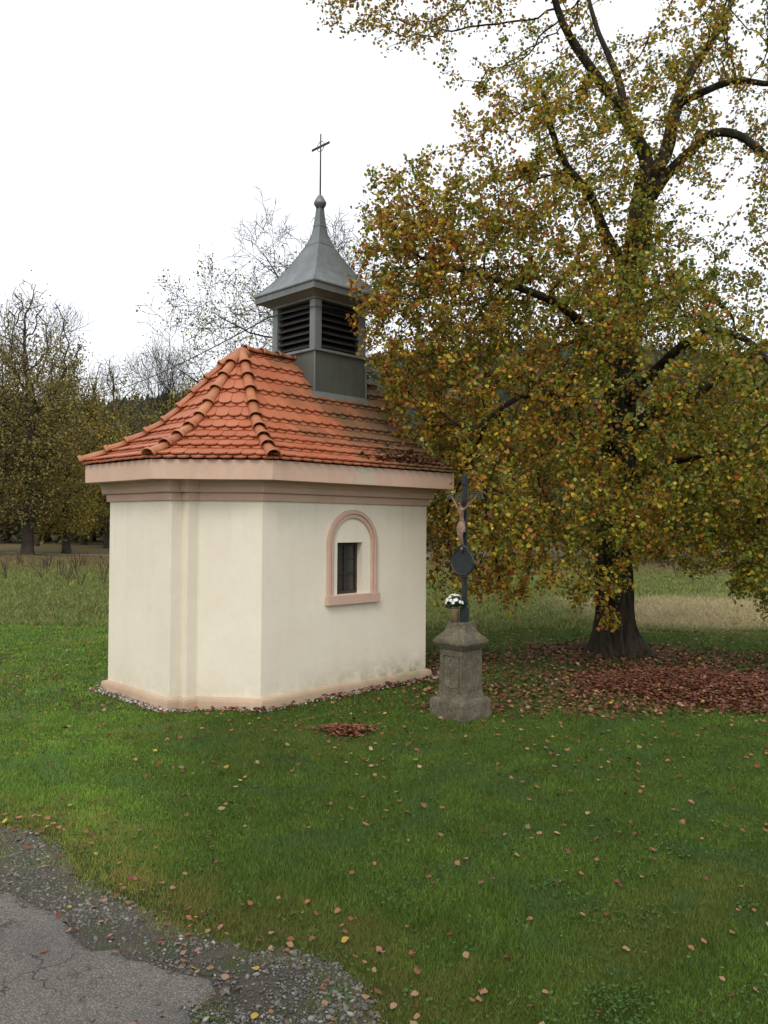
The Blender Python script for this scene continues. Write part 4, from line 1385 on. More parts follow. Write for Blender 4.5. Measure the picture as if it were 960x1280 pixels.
    for ch in chs:
        k = 0
        while k < len(ch) - 1 and ch[k + 1] < n_hand: k += 1
        cc.append(ch[k:])
    tag(obj('twigs', branch_mesh('twigs', nd, rad, cc), M_TWIG, tr), kind='stuff')
    # leaves hang from the thin nodes
    kd = KDTree(len(A))
    for i, a in enumerate(A): kd.insert(a, i)
    kd.balance()
    base = []
    for i in range(n_hand, len(nd)):
        if rad[i] > 0.018: continue
        co, j, dd = kd.find(nd[i])
        lm = W[j]
        k = rng.poisson(17 * lm if kids[i] else 34 * lm)
        if k:
            pa = nd[pr[i]] if pr[i] >= 0 else nd[i]
            tt_ = rng.uniform(-0.6, 1.0, (k, 1))
            base.append(nd[i] + (pa - nd[i]) * tt_ + rng.normal(0, 0.062, (k, 3)) + np.array([0, 0, -0.035]))
    pos = np.concatenate(base)
    n = len(pos)
    print('linden nodes', len(nd), 'leaves', n)
    patch = fbm(pos[:, 0] + pos[:, 2] * 0.7, pos[:, 1] - pos[:, 2] * 0.5, 0.9, 4)
    rrel = (pos - T0) @ R3; zz_ = pos[:, 2]
    c_green = pick([(0.185, 0.215, 0.024), (0.25, 0.265, 0.032), (0.085, 0.13, 0.024)], [3, 3, 2], n)
    c_yel = pick([(0.50, 0.37, 0.030), (0.40, 0.32, 0.030), (0.54, 0.34, 0.03)], [3, 3, 1], n)
    c_or = pick([(0.42, 0.18, 0.028), (0.32, 0.14, 0.028), (0.34, 0.08, 0.025), (0.22, 0.12, 0.035)], [3, 3, 0.7, 2], n)
    u = rng.uniform(0, 1, n)
    pg = np.clip(0.60 + (patch - 0.5) * 1.3 + 0.05 * rrel - 0.02 * np.abs(zz_ - 6), 0.1, 0.85)
    po = np.clip(0.15 - (patch - 0.5) * 1.0 - 0.04 * rrel + 0.08 * (np.abs(zz_ - 5) < 2.5), 0.05, 0.6)
    col = np.where((u < pg)[:, None], c_green, np.where((u < pg + po)[:, None], c_or, c_yel))
    tilt = rng.normal(1.05, 0.6, n)
    scatter('foliage', LEAF_V, LEAF_F, pos, rand_rot(n, tilt), rng.uniform(0.040, 0.076, n), col, M_LEAF, tr)
big_tree()

# ---- background trees: a few kinds, copied
def make_bg(name, label, height, crown_r, crown_z0, n_attr, n_leaf, leaf_size, cols, wts, seed, trunk_r=0.3, bare_top=0.0, cone=False, group=None, haze=0.0, lean=0.0, di=None, step=None, tip=0.02, upright=False):
    rg = np.random.default_rng(seed)
    tr = empty(name)
    step = step or height / 40
    nodes = []; par = []
    k = 0; z = 0; x = y = 0
    while z < (height * (0.55 if not upright else 0.9)):
        nodes.append(np.array([x, y, z])); par.append(k - 1); k += 1
        z += step; x += rg.normal(lean, 0.06) * step; y += rg.normal(0, 0.06) * step
    A = []
    while len(A) < n_attr:
        u = rg.uniform(0, 1); zz_ = crown_z0 + (height - crown_z0) * u
        if cone: R_ = crown_r * (1 - u) ** 0.8 * 1.15
        else: R_ = crown_r * (math.sin(math.pi * min(1, 0.13 + 0.87 * u)) ** 0.6 if u < 0.98 else 0.2)
        a = rg.uniform(0, 2 * math.pi); R_ *= (0.8 + 0.35 * math.sin(3 * a + seed + u * 5)) * rg.uniform(0.15, 1) ** 0.5
        A.append((R_ * math.cos(a), R_ * math.sin(a), zz_ + rg.normal(0, 0.02) * height))
    A = np.array(A)
    nd, pr = grow(A, nodes, par, step, di or height * 0.35, step * 1.05, 70, 0.2 if not upright else 0.12, seed, -0.25 if upright else 0.0)
    rad, kids = radii(nd, pr, tip, 2.1)
    rad = rad * min(1.0, trunk_r / rad[0]); rad = np.maximum(rad, tip * 0.7)
    chs = chains(nd, pr, rad)
    rad[:3] *= (1.5, 1.2, 1.05)
    main = [ch for ch in chs if ch[0] == 0]
    rest = [ch for ch in chs if ch[0] != 0]
    obj('trunk', branch_mesh('trunk', nd, rad, main, 10), M_FARBARK, tr)
    if rest: tag(obj('branches', branch_mesh('branches', nd, rad, rest), M_FARBARK, tr), kind='stuff')
    if n_leaf:
        cand = np.array([i for i in range(len(nd)) if rad[i] < max(tip * 3.5, 0.05) and nd[i][2] > crown_z0 * 0.7])
        hz = nd[cand][:, 2] / height
        wt = np.clip(1 - bare_top * ss(hz, 0.55, 0.95), 0.02, 1); wt /= wt.sum()
        pick_i = rg.choice(cand, n_leaf, p=wt)
        pos = nd[pick_i] + rg.normal(0, step * 0.7, (n_leaf, 3))
        patch = fbm(pos[:, 0] + pos[:, 2] * 0.8, pos[:, 1] + pos[:, 2] * .3, 0.35, seed)
        col = pick(cols, wts, n_leaf, 0.22) * (0.75 + 0.6 * patch)[:, None]
        scatter('foliage', SMALL_V, SMALL_F, pos, rand_rot(n_leaf, rg.uniform(0.2, 1.7, n_leaf)), rg.uniform(0.7, 1.3, n_leaf) * leaf_size, col, M_FAR_LEAF, tr)
    return tr

CROWN = {}
def fan_tree(name, height, seed, trunk_r, first, levels, spread, up, n_leaf, leaf_size, cols, wts, leaf_lo=0.0, leaf_hi=1.0, ratio=0.62, tip=0.008, kids=(9, 6, 5, 4), bend=0.35, bark=None):
    """winter tree: forking branches that fan out and turn upward"""
    rg = random.Random(seed)
    tr = empty(name)
    V = []; F = []; TV = []; TF = []; ends = []
    def branch(p, d, L, r, lev):
        n = 7 if lev < 2 else 4
        pts = [p]; dirs = [d.copy()]
        wob = Vector((rg.uniform(-1, 1), rg.uniform(-1, 1), 0)) * bend
        for i in range(n):
            d = (d + Vector((rg.gauss(0, .13), rg.gauss(0, .13), rg.gauss(0, .06) + (up if lev else 0.02))) + wob * (0.12 if lev else 0.03)).normalized()
            p = p + d * (L / n); pts.append(p); dirs.append(d.copy())
        rr = [max(tip, r * (1 - 0.85 * (i / n) ** (1.0 if lev else 1.3))) for i in range(n + 1)]
        v, f = tube_vf(pts, rr, 10 if lev == 0 else (6 if lev == 1 else 3), len(TV) if lev == 0 else len(V), False)
        if lev == 0:
            TV.extend(v); TF.extend(f)
        else:
            V.extend(v); F.extend(f)
        if lev >= levels:
            ends.append((pts[-1], pts[-2])); return
        nk = kids[lev]
        for k in range(nk):
            t_ = (first if lev == 0 else 0.25) + (1 - (first if lev == 0 else 0.25)) * (k + rg.random()) / nk
            i = min(n - 1, int(t_ * n)); q_ = pts[i].lerp(pts[i + 1], t_ * n - i)
            dd = dirs[i + 1]
            u, w_ = frame_of(dd)
            a = k * 2.4 + rg.uniform(-.5, .5)
            sp = spread * rg.uniform(0.75, 1.25)
            nd_ = (dd * math.cos(sp) + (u * math.cos(a) + w_ * math.sin(a)) * math.sin(sp)).normalized()
            ll = (height * 0.46 if lev == 0 else L * ratio) * (1.15 - 0.55 * t_) * rg.uniform(0.8, 1.15)
            branch(q_, nd_, ll, rr[i] * (0.55 if lev == 0 else 0.6), lev + 1)
    branch(Vector((0, 0, 0)), Vector((0, 0, 1)), height * 0.80, trunk_r, 0)
    obj('trunk', fast_mesh('trunk', np.array([tuple(x) for x in TV]), np.array(TF), smooth=True), M_FARBARK, tr)
    tag(obj('branches', fast_mesh('branches', np.array([tuple(x) for x in V]), np.array(F), smooth=True), bark or M_FARBARK, tr), kind='stuff')
    if n_leaf:
        E_ = np.array([tuple(a.lerp(b, rg.random())) for a, b in ends])
        E_ = E_[(E_[:, 2] > leaf_lo * height) & (E_[:, 2] < leaf_hi * height)]
        rgn = np.random.default_rng(seed)
        pos = E_[rgn.integers(0, len(E_), n_leaf)] + rgn.normal(0, leaf_size * 2.2, (n_leaf, 3))
        scatter('foliage', SMALL_V, SMALL_F, pos, rand_rot(n_leaf, rgn.uniform(0.2, 1.7, n_leaf)), rgn.uniform(0.7, 1.3, n_leaf) * leaf_size, pick(cols, wts, n_leaf, 0.2), M_FAR_LEAF, tr)
    CROWN[name] = (sum((a for a, b in ends), Vector()) / len(ends), max(a.z for a, b in ends))
    print(name, 'branch faces', len(F), 'ends', len(ends), CROWN[name])
    return tr

def copy_thing(src, loc, rz, sc, label):
    c_ = src.copy(); scene.collection.objects.link(c_)
    c_.location = loc; c_.rotation_euler = (0, 0, rz); c_.scale = (sc, sc, sc)
    c_['label'] = label
    for ch in list(src.children):
        k = ch.copy(); scene.collection.objects.link(k); k.parent = c_
    return c_
def cf(r, f): 
    P = C2 + RGT * r + FWD * f
    return (P[0], P[1], float(ground_z(P[0], P[1])) - 0.05)
def at_px(px, f): return cf((px - 480) / FPX * f, f)

OL = [(0.18, 0.155, 0.055), (0.25, 0.20, 0.055), (0.20, 0.14, 0.06), (0.13, 0.13, 0.05)]
YL = [(0.32, 0.27, 0.045), (0.38, 0.27, 0.045), (0.22, 0.22, 0.045), (0.26, 0.17, 0.05)]
BR = [(0.18, 0.125, 0.055), (0.14, 0.11, 0.05), (0.12, 0.12, 0.045)]
DK = [(0.035, 0.05, 0.035), (0.045, 0.06, 0.038), (0.03, 0.042, 0.032)]
k_olive = make_bg('olive_tree', '', 18.5, 5.2, 2.8, 1700, 26000, 0.16, OL, [3, 3, 2, 2], 11, 0.42, 0.95)
k_yellow = make_bg('yellowing_tree', '', 14.5, 4.6, 1.6, 900, 13000, 0.18, YL, [3, 2, 3, 2], 12, 0.36, 0.3)
k_bare = fan_tree('bare_tree', 18, 13, 0.26, 0.22, 3, 0.55, 0.10, 2600, 0.13, OL, [3, 3, 2, 2], 0.1, 0.75, tip=0.012, kids=(15, 9, 6))
k_brown = make_bg('brown_tree', '', 13, 4.8, 1.4, 800, 12000, 0.19, BR, [3, 3, 3], 14, 0.34, 0.5)
k_conifer = make_bg('dark_conifer', '', 17, 3.4, 1.2, 700, 11000, 0.26, DK, [3, 3, 3], 15, 0.3, 0.0, cone=True)
used = {}
def put(kind, px, f, rz, sc, label, group='trees standing across the meadow'):
    loc = at_px(px, f)
    if kind not in used:
        used[kind] = 1
        kind.location = loc; kind.rotation_euler = (0, 0, rz); kind.scale = (sc, sc, sc)
        tag(kind, label, 'tree', group); return kind
    o = copy_thing(kind, loc, rz, sc, label); o['category'] = 'tree'; o['group'] = group
    return o
put(k_olive, 35, 57, 0.3, 1.02, 'tall olive tree with thick trunk at the left edge of the photo')
put(k_yellow, 84, 61, 2.0, 0.92, 'yellow green tree with broad trunk, second from the left edge')
put(k_bare, -8, 66, 0.5, 1.05, 'tall leafless tree rising behind the leftmost olive tree')
put(k_olive, -60, 60, 1.9, 1.0, 'olive brown tree just outside the left edge')
put(k_bare, 46, 78, 1.3, 0.98, 'bare upright tree between the two left meadow trees')
put(k_bare, 96, 98, 2.9, 0.85, 'thin leafless tree above the gap left of the domed tree')
put(k_olive, 136, 74, 4.0, 0.93, 'domed thinning tree just left of the chapel roof')
put(k_brown, 175, 82, 0.7, 0.9, 'low brown tree behind the left roof slope')
put(k_brown, 105, 84, 2.7, 1.0, 'reddish brown tree in the gap behind the yellow tree')
put(k_conifer, 118, 98, 0.2, 0.9, 'dark conifer behind the brown tree left of the chapel')
put(k_bare, 222, 86, 3.3, 1.15, 'bare forked tree rising directly over the left roof slope')
put(k_bare, 240, 92, 5.3, 1.12, 'second bare tree beside the forked one over the roof')
put(k_yellow, 249, 80, 5.5, 1.15, 'tree with last yellow leaves just left of the roof peak')
put(k_brown, 10, 88, 3.9, 1.05, 'brown woodland tree deep behind the leftmost trunk')
put(k_brown, 60, 96, 5.1, 1.15, 'brown woodland tree deep between the two left trunks')
put(k_yellow, 160, 100, 1.1, 0.95, 'pale yellow tree low on the wood edge by the chapel')
# right of the chapel, seen through and under the linden
R_LAB = ['yellow green tree behind the wayside cross', 'olive tree behind the linden trunk', 'yellowing tree seen right of the linden trunk', 'brown tree under the low linden limb',
         'yellow tree at the right edge beyond the straw meadow', 'dull olive tree beyond the right edge', 'brown tree between the cross and the linden trunk', 'far yellow tree behind the straw patch',
         'dark conifer behind the linden on the right', 'far brown tree beside the dark conifer']
for i, (kd_, px, f_, rz, sc) in enumerate([(k_yellow, 590, 56, 0.4, 0.85), (k_brown, 740, 60, 1.4, 0.85), (k_yellow, 830, 52, 2.4, 0.80), (k_brown, 880, 66, 3.4, 0.95),
                                          (k_yellow, 950, 55, 4.4, 0.85), (k_brown, 1030, 58, 5.4, 0.9), (k_brown, 660, 64, 0.9, 0.85), (k_yellow, 770, 74, 1.9, 0.95),
                                          (k_conifer, 905, 92, 2.9, 0.8), (k_brown, 520, 72, 3.9, 0.85)]):
    put(kd_, px, f_, rz, sc, R_LAB[i])

# the thin birch-like tree right behind the chapel
k_near = fan_tree('half_bare_tree', 12.9, 24, 0.20, 0.42, 4, 0.95, 0.05, 6500, 0.065, [(0.20, 0.19, 0.04), (0.28, 0.22, 0.04), (0.14, 0.16, 0.04)], [3, 2, 2], 0.4, 0.74, tip=0.0068, kids=(11, 8, 6, 4), ratio=0.58, bend=0.7, bark=M_TWIG)
cc_, ztop = CROWN['half_bare_tree']
sc_ = 13.6 / ztop
ofs = Matrix.Rotation(2.6, 3, 'Z') @ (cc_ * sc_)
tgt = at_px(352, 25.5)
k_near.location = (tgt[0] - ofs.x, tgt[1] - ofs.y, tgt[2]); k_near.rotation_euler = (0, 0, 2.6); k_near.scale = (sc_ * 0.92, sc_ * 0.92, sc_)
tag(k_near, 'half bare tree with thin spreading twigs directly behind the bell turret', 'tree')

# understorey along the wood edge, and the wooded hill: uncountable
n = 26000
r = rng.uniform(-62, 62, n); f_ = rng.uniform(84, 104, n)
hmax = 3.0 + 4.5 * fbm(r, f_, 0.12, 8)
zz_ = hmax * rng.uniform(0, 1, n) ** 0.7
P = C2[None] + RGT[None] * r[:, None] + FWD[None] * f_[:, None]
pos = np.stack([P[:, 0], P[:, 1], ground_z(P[:, 0], P[:, 1]) + zz_], 1)
patch = fbm(r, f_, 0.2, 6)
col = pick(OL + BR + DK, [2, 2, 2, 2, 2, 2, 2, 3, 3, 3], n, 0.2) * (0.6 + 0.7 * patch)[:, None]
tag(scatter('undergrowth', SMALL_V, SMALL_F, pos, rand_rot(n, rng.uniform(0.2, 1.7, n)), rng.uniform(0.35, 0.65, n), col, M_FAR_LEAF),
    'dark brushy undergrowth along the foot of the wood edge', 'undergrowth')
# hill forest: spiky conifers and round crowns, joined
cone_v = [(0, 0, 1.0)] + [(0.20 * math.cos(a) * (1 + .25 * (k % 2)), 0.20 * math.sin(a) * (1 + .25 * (k % 2)), 0.45) for k, a in enumerate([i * math.pi / 3 for i in range(6)])] + \
         [(0.30 * math.cos(a + .4) * (1 - .2 * (k % 2)), 0.30 * math.sin(a + .4) * (1 - .2 * (k % 2)), 0.0) for k, a in enumerate([i * math.pi / 3 for i in range(6)])]
cone_f = [np.array([(0, 1 + k, 1 + (k + 1) % 6) for k in range(6)]), np.array([(1 + k, 7 + k, 7 + (k + 1) % 6, 1 + (k + 1) % 6) for k in range(6)])]
n = 9000
f_ = rng.uniform(120, 430, n); r = rng.uniform(-0.62, 0.62, n) * f_
P = C2[None] + RGT[None] * r[:, None] + FWD[None] * f_[:, None]
pos = np.stack([P[:, 0], P[:, 1], ground_z(P[:, 0], P[:, 1]) - 0.5], 1)
hh = rng.uniform(9, 17, n)
col = pick(DK + [(0.05, 0.05, 0.02), (0.07, 0.05, 0.02)], [4, 4, 4, 1.5, 1], n, 0.25)
tag(scatter('hill_forest', cone_v, cone_f, pos, rand_rot(n, rng.uniform(0, 0.06, n)), np.stack([hh * rng.uniform(0.7, 1.1, n), hh * rng.uniform(0.7, 1.1, n), hh], 1), col, M_FAR_LEAF),
    'dark bluish conifer forest covering the far valley side', 'forest')

# ------------------------------------------------------------------ stones, pebbles, litter, grass
ico = bmesh.new(); bmesh.ops.create_icosphere(ico, subdivisions=1, radius=0.5)
PEB_V = np.array([tuple(v_.co) for v_ in ico.verts]) * np.array([1, 0.8, 0.6]); PEB_F = np.array([[v_.index for v_ in f_.verts] for f_ in ico.faces]); ico.free()
PEB_V = PEB_V * (1 + 0.16 * np.sin(np.arange(len(PEB_V)) * 2.7))[:, None]

def inside_wall(x, y, d=0.1):
    return poly_in(x, y, offset(WALL, d))
# verge gravel
n = 170000
x = rng.uniform(-6.2, -3.2, n); y = rng.uniform(-7.5, 0.6, n)
das = dist_line(x, y, AS_POLY) * np.where(poly_in(x, y, AS_POLY), 1, -1)
den = poly_in(x, y, GR_POLY) & (rng.uniform(0, 1, n) < np.where(das > 0, 0.55 * ss(das, 0.14, 0.0) + 0.012, 1.0))
dl = dist_line(x, y, GRAVEL)
pg = (0.12 + 0.78 * ss(fbm(x, y, 1.7, 12), 0.30, 0.55)) * (0.25 + 0.75 * ss(dl, 0, 0.12))
den &= rng.uniform(0, 1, n) < pg
x, y = x[den], y[den]; n = len(x)
s = np.exp(rng.normal(math.log(0.0115), 0.5, n)).clip(0.005, 0.045)
pos = np.stack([x, y, ground_z(x, y) + 0.014 + s * 0.12 + np.where(das[den] > 0.05, 0.020, 0.0)], 1)
print('gravel', n)
tag(scatter('gravel_stones', PEB_V, PEB_F, pos, rand_rot(n, rng.uniform(0, 0.7, n)), s, pick([(0.15, 0.145, 0.13), (0.095, 0.098, 0.093), (0.11, 0.092, 0.075), (0.24, 0.23, 0.20)], [4, 4, 3, 0.6], n, 0.2), M_PEBBLE),
    'loose grey gravel along the broken road edge', 'gravel')
# pebble drip strip round the chapel
n = 26000
x = rng.uniform(-1.6, 4.8, n); y = rng.uniform(-0.6, 4.0, n)
k = poly_in(x, y, offset(WALL, 0.22)) & ~inside_wall(x, y, 0.07)
x, y = x[k], y[k]
k = rng.uniform(0, 1, len(x)) < ss(fbm(x, y, 2.5, 15), 0.22, 0.5)
x, y = x[k], y[k]; n = len(x)
s = rng.uniform(0.014, 0.042, n)
pos = np.stack([x, y, ground_z(x, y) + 0.015 + s * 0.2], 1)
tag(scatter('pebbles', PEB_V, PEB_F, pos, rand_rot(n, rng.uniform(0, 0.8, n)), s, pick([(0.50, 0.48, 0.44), (0.30, 0.28, 0.26), (0.18, 0.15, 0.13), (0.38, 0.30, 0.26)], [4, 3, 3, 2], n, 0.2), M_PEBBLE),
    'white and grey pebble drip strip along the foot of the chapel walls', 'pebbles')

RUST = [(0.155, 0.050, 0.028), (0.105, 0.040, 0.024), (0.19, 0.075, 0.038), (0.075, 0.034, 0.022), (0.25, 0.12, 0.06)]
DRY = [(0.20, 0.09, 0.045), (0.26, 0.11, 0.06), (0.16, 0.06, 0.035), (0.12, 0.035, 0.022), (0.20, 0.15, 0.06), (0.26, 0.18, 0.11)]
YLW = [(0.32, 0.25, 0.04), (0.26, 0.17, 0.035)]
LITT = [(0.17, 0.075, 0.04), (0.12, 0.06, 0.035), (0.25, 0.13, 0.075), (0.09, 0.05, 0.03), (0.32, 0.2, 0.12)]

def heap_z(x, y):
    dx, dy = x - 5.75, y + 3.35
    r = dx * RGT[0] + dy * RGT[1]; f = dx * FWD[0] + dy * FWD[1]
    q_ = (r / 1.75) ** 2 + (f / 1.35) ** 2
    return 0.20 * np.clip(1 - q_, 0, 1) * (0.8 + 0.4 * fbm(x, y, 1.5, 31)), q_
def rf_of(x, y):
    dx, dy = x - C2[0], y - C2[1]
    return dx * RGT[0] + dy * RGT[1], dx * FWD[0] + dy * FWD[1]
# leaf heap
def leaf_scatter(name, x, y, z, cols, wts, label, cat, smin=0.045, smax=0.08, tmax=0.9, grp=None):
    n = len(x)
    pos = np.stack([x, y, z], 1)
    return tag(scatter(name, LEAF_V, LEAF_F, pos, rand_rot(n, rng.uniform(0, tmax, n)), rng.uniform(smin, smax, n), pick(cols, wts, n, 0.18), M_LITTER), label, cat, grp)
n = 42000
a = rng.uniform(0, 2 * np.pi, n); q_ = np.sqrt(rng.uniform(0, 1.7, n))
r = 1.75 * q_ * np.cos(a) * (1 + 0.12 * np.sin(3 * a)); f_ = 1.35 * q_ * np.sin(a) * (1 + 0.1 * np.sin(4 * a + 1))
x = 5.75 + r * RGT[0] + f_ * FWD[0]; y = -3.35 + r * RGT[1] + f_ * FWD[1]
k = rng.uniform(0, 1, n) > ss(q_ + (fbm(x, y, 2.2, 33) - 0.5) * 0.6, 0.75, 1.25) * 0.95
x, y = x[k], y[k]
hz, _ = heap_z(x, y)
leaf_scatter('leaf_heap', x, y, ground_z(x, y) + hz * 0.6 + rng.uniform(0, 0.04, len(x)), RUST + LITT[:3] + YLW, [4, 4, 2, 3, 1, 1, 1, 0.6, 0.15, 0.1], 'low raked heap of russet fallen leaves on the lawn right of the tree', 'leaf heap', 0.03, 0.058, 0.6)
# little heap by the chapel
n = 1100
a = rng.uniform(0, 2 * np.pi, n); q_ = np.abs(rng.normal(0, 0.42, n)) * (1 + 0.2 * np.sin(3 * a))
x = 0.0 + 0.42 * q_ * np.cos(a) * RGT[0] + 0.30 * q_ * np.sin(a) * FWD[0]; y = -1.62 + 0.42 * q_ * np.cos(a) * RGT[1] + 0.30 * q_ * np.sin(a) * FWD[1]
leaf_scatter('leaf_pile', x, y, ground_z(x, y) + 0.02 + 0.03 * np.clip(1 - q_ ** 2, 0, 1) + rng.uniform(0, 0.02, n), RUST + DRY[:2], [3, 3, 3, 2, 2, 1, 1], 'small pile of red brown leaves on the lawn in front of the chapel', 'leaf pile', 0.03, 0.05, 0.5)
# litter carpet under the linden
n = 90000
x = rng.uniform(-2.0, 12.5, n); y = rng.uniform(-8, 6, n)
r, f_ = rf_of(x, y)
edge_n = fbm(x, y, 0.9, 41)
zone = ss(f_, 10.3 + 1.6 * (edge_n - 0.5) * 2 - 0.0, 11.6) * ss(f_, 16.2, 14.6) * ss(r, 0.2, 1.1)
zone *= np.where(f_ > 13.6, 0.55, 1.0)
zone = 1.25 * zone * (0.3 + 0.7 * ss(fbm(x, y, 0.55, 44), 0.25, 0.55))
rr_ = np.hypot(x - 7.31, y + 1.1)
zone = np.maximum(zone, 0.9 * ss(rr_, 2.4, 1.0))
k = (rng.uniform(0, 1, n) < zone * 0.75) & ~inside_wall(x, y, 0.02) & (rr_ > 0.45)
k &= ~((np.abs(x - PX) < 0.29) & (np.abs(y - PY) < 0.29))
x, y = x[k], y[k]
rr_ = rr_[k]
leaf_scatter('leaf_carpet', x, y, ground_z(x, y) + 0.012 + rng.uniform(0, 0.045, len(x)), LITT + RUST[:2] + YLW[:1], [4, 4, 2.5, 3, 0.8, 2, 2, 0.3], 'brown carpet of fallen leaves under the linden tree', 'leaf litter', 0.04, 0.072)
# leaves caught against the chapel foot
n = 9000
x = rng.uniform(-1.5, 4.6, n); y = rng.uniform(-0.6, 3.6, n)
k = poly_in(x, y, offset(WALL, 0.27)) & ~inside_wall(x, y, 0.075)
k &= rng.uniform(0, 1, n) < 0.08 + 0.92 * ss(fbm(x, y, 1.8, 51), 0.36, 0.6) * ss(y, 1.5, 0.2)
x, y = x[k], y[k]
leaf_scatter('wall_foot_leaves', x, y, ground_z(x, y) + 0.035 + rng.uniform(0, 0.02, len(x)), RUST + DRY[:1], [4, 3, 3, 3, 1, 1], 'red brown leaves caught on the pebbles along the chapel wall', 'leaf litter', 0.035, 0.06)
# scattered leaves over the whole lawn (too many and too small to count)
n = 15000
f_ = rng.uniform(3.6, 24, n); r = rng.uniform(-0.56, 0.56, n) * f_
x = C2[0] + r * RGT[0] + f_ * FWD[0]; y = C2[1] + r * RGT[1] + f_ * FWD[1]
pd = 0.10 + 0.22 * ss(f_, 7, 11) + 0.75 * ss(dist_line(x, y, GRAVEL), 0.5, 0.0) * (f_ < 9) + 0.45 * ss(f_, 9.5, 11) * ss(r, -0.5, 1.5)
k = (rng.uniform(0, 1, n) < pd) & ~inside_wall(x, y, 0.02) & ~poly_in(x, y, AS_POLY) & (f_ > 6.4)
x, y, = x[k], y[k]
leaf_scatter('scattered_leaves', x, y, ground_z(x, y) + rng.uniform(0.018, 0.038, len(x)), DRY + YLW, [3, 3, 3, 2, 1, 1.2, 0.5, 0.4], 'fallen leaves strewn thinly over the mown lawn', 'leaf litter', 0.035, 0.06, 0.7)

# foreground leaves large enough to pick out: individual objects
LW = {}
def leaf_mesh(kind, cname, cc):
    m_ = simple('leaf_' + cname, cc, tuple(q_ * 0.7 for q_ in cc), 40, 0.7, 0, 0.2, 0.002, 90)
    v = []; f = []
    rg = random.Random(kind)
    mid = [(0, -0.12 + 0.155 * k * 1.0, 0.02 * math.sin(k * 1.1 + kind)) for k in range(8)]
    wd = [0.0, 0.26, 0.40, 0.44, 0.40, 0.30, 0.16, 0.0]
    for k in range(8):
        x_, y_, z_ = mid[k]
        cu = 0.10 + 0.06 * rg.random()
        v += [(x_ - wd[k] * rg.uniform(0.85, 1.1), y_ + 0.04, z_ + cu * wd[k] * 2.2), (x_, y_, z_), (x_ + wd[k] * rg.uniform(0.85, 1.1), y_ + 0.04, z_ + cu * wd[k] * 2.0 * rg.uniform(0.3, 1.2))]
    for k in range(7):
        b = 3 * k
        f += [(b, b + 1, b + 4, b + 3), (b + 1, b + 2, b + 5, b + 4)]
    me = bpy.data.meshes.new('fallen_leaf'); me.from_pydata(v, [], f); me.materials.append(m_)
    for p_ in me.polygons: p_.use_smooth = True
    return me
kinds = [('salmon pink', (0.28, 0.13, 0.085)), ('orange brown', (0.26, 0.11, 0.045)), ('dark red', (0.15, 0.03, 0.022)), ('dry tan', (0.26, 0.16, 0.085)), ('rust coloured', (0.19, 0.06, 0.032)), ('yellow', (0.34, 0.24, 0.035))]
meshes = [(nm, leaf_mesh(i + 3, nm.replace(' ', '_'), cc)) for i, (nm, cc) in enumerate(kinds)]
rl = random.Random(5)
placed = 0
hand = [(-4.55, -5.05, 0), (-4.66, -5.12, 1), (-4.42, -5.10, 0), (-4.60, -4.10, 4), (-4.28, -4.40, 0), (-4.37, -3.98, 0), (-4.12, -3.75, 1), (-4.35, -3.05, 3)]
spots = list(hand)
for _ in range(4000):
    if len(spots) >= 215: break
    f_ = rl.uniform(3.8, 6.6); r = rl.uniform(-0.5, 0.5) * f_
    x = C2[0] + r * RGT[0] + f_ * FWD[0]; y = C2[1] + r * RGT[1] + f_ * FWD[1]
    dl = float(dist_line(np.array([x]), np.array([y]), GRAVEL)[0])
    pr_ = 0.16 + 0.7 * max(0, 1 - dl / 0.45)
    if bool(poly_in(np.array([x]), np.array([y]), AS_POLY)[0]): pr_ *= 0.12
    if rl.random() < pr_: spots.append((x, y, rl.choices(range(6), [3, 3, 2, 2.5, 3, 0.5])[0]))
for (x, y, ki) in spots:
    on_as = bool(poly_in(np.array([x]), np.array([y]), AS_POLY)[0]); on_gr = bool(poly_in(np.array([x]), np.array([y]), GR_POLY)[0])
    nm, me = meshes[ki]
    o = bpy.data.objects.new('fallen_leaf', me); scene.collection.objects.link(o)
    where = 'the cracked asphalt road' if on_as else 'the gravel verge' if on_gr else 'the lawn close to the verge' if dist_line(np.array([x]), np.array([y]), GRAVEL)[0] < 0.6 else 'the open lawn in the foreground'
    z = float(ground_z(x, y)) + (0.045 if on_as else 0.03 if on_gr else 0.034)
    o.location = (x, y, z); sc = rl.uniform(0.029, 0.048)
    o.scale = (sc, sc, sc); o.rotation_euler = (rl.uniform(-0.45, 0.45), rl.uniform(-0.45, 0.45) + (math.pi if rl.random() < 0.35 else 0), rl.uniform(0, 6.28))
    big = 'large' if sc > 0.0385 else 'small'
    state = 'face down' if abs(o.rotation_euler.y) > 1.5 else ('tilted' if abs(o.rotation_euler.x) > 0.22 else 'flat')
    rr0, ff0 = rf_of(x, y)
    u_ = rr0 / ff0 / 0.474
    col_ = 'far left' if u_ < -0.6 else 'left' if u_ < -0.2 else 'middle' if u_ < 0.2 else 'right' if u_ < 0.6 else 'far right'
    row_ = 'very front' if ff0 < 4.6 else 'front' if ff0 < 5.5 else 'farther back'
    surf = 'cracked asphalt' if on_as else 'gravel verge' if on_gr else 'verge-side lawn' if 'close' in where else 'open lawn'
    tag(o, f'{big} {nm} fallen leaf, {state}, on the {surf}, {col_}, {row_}', 'leaf', 'fallen leaves strewn over the foreground')

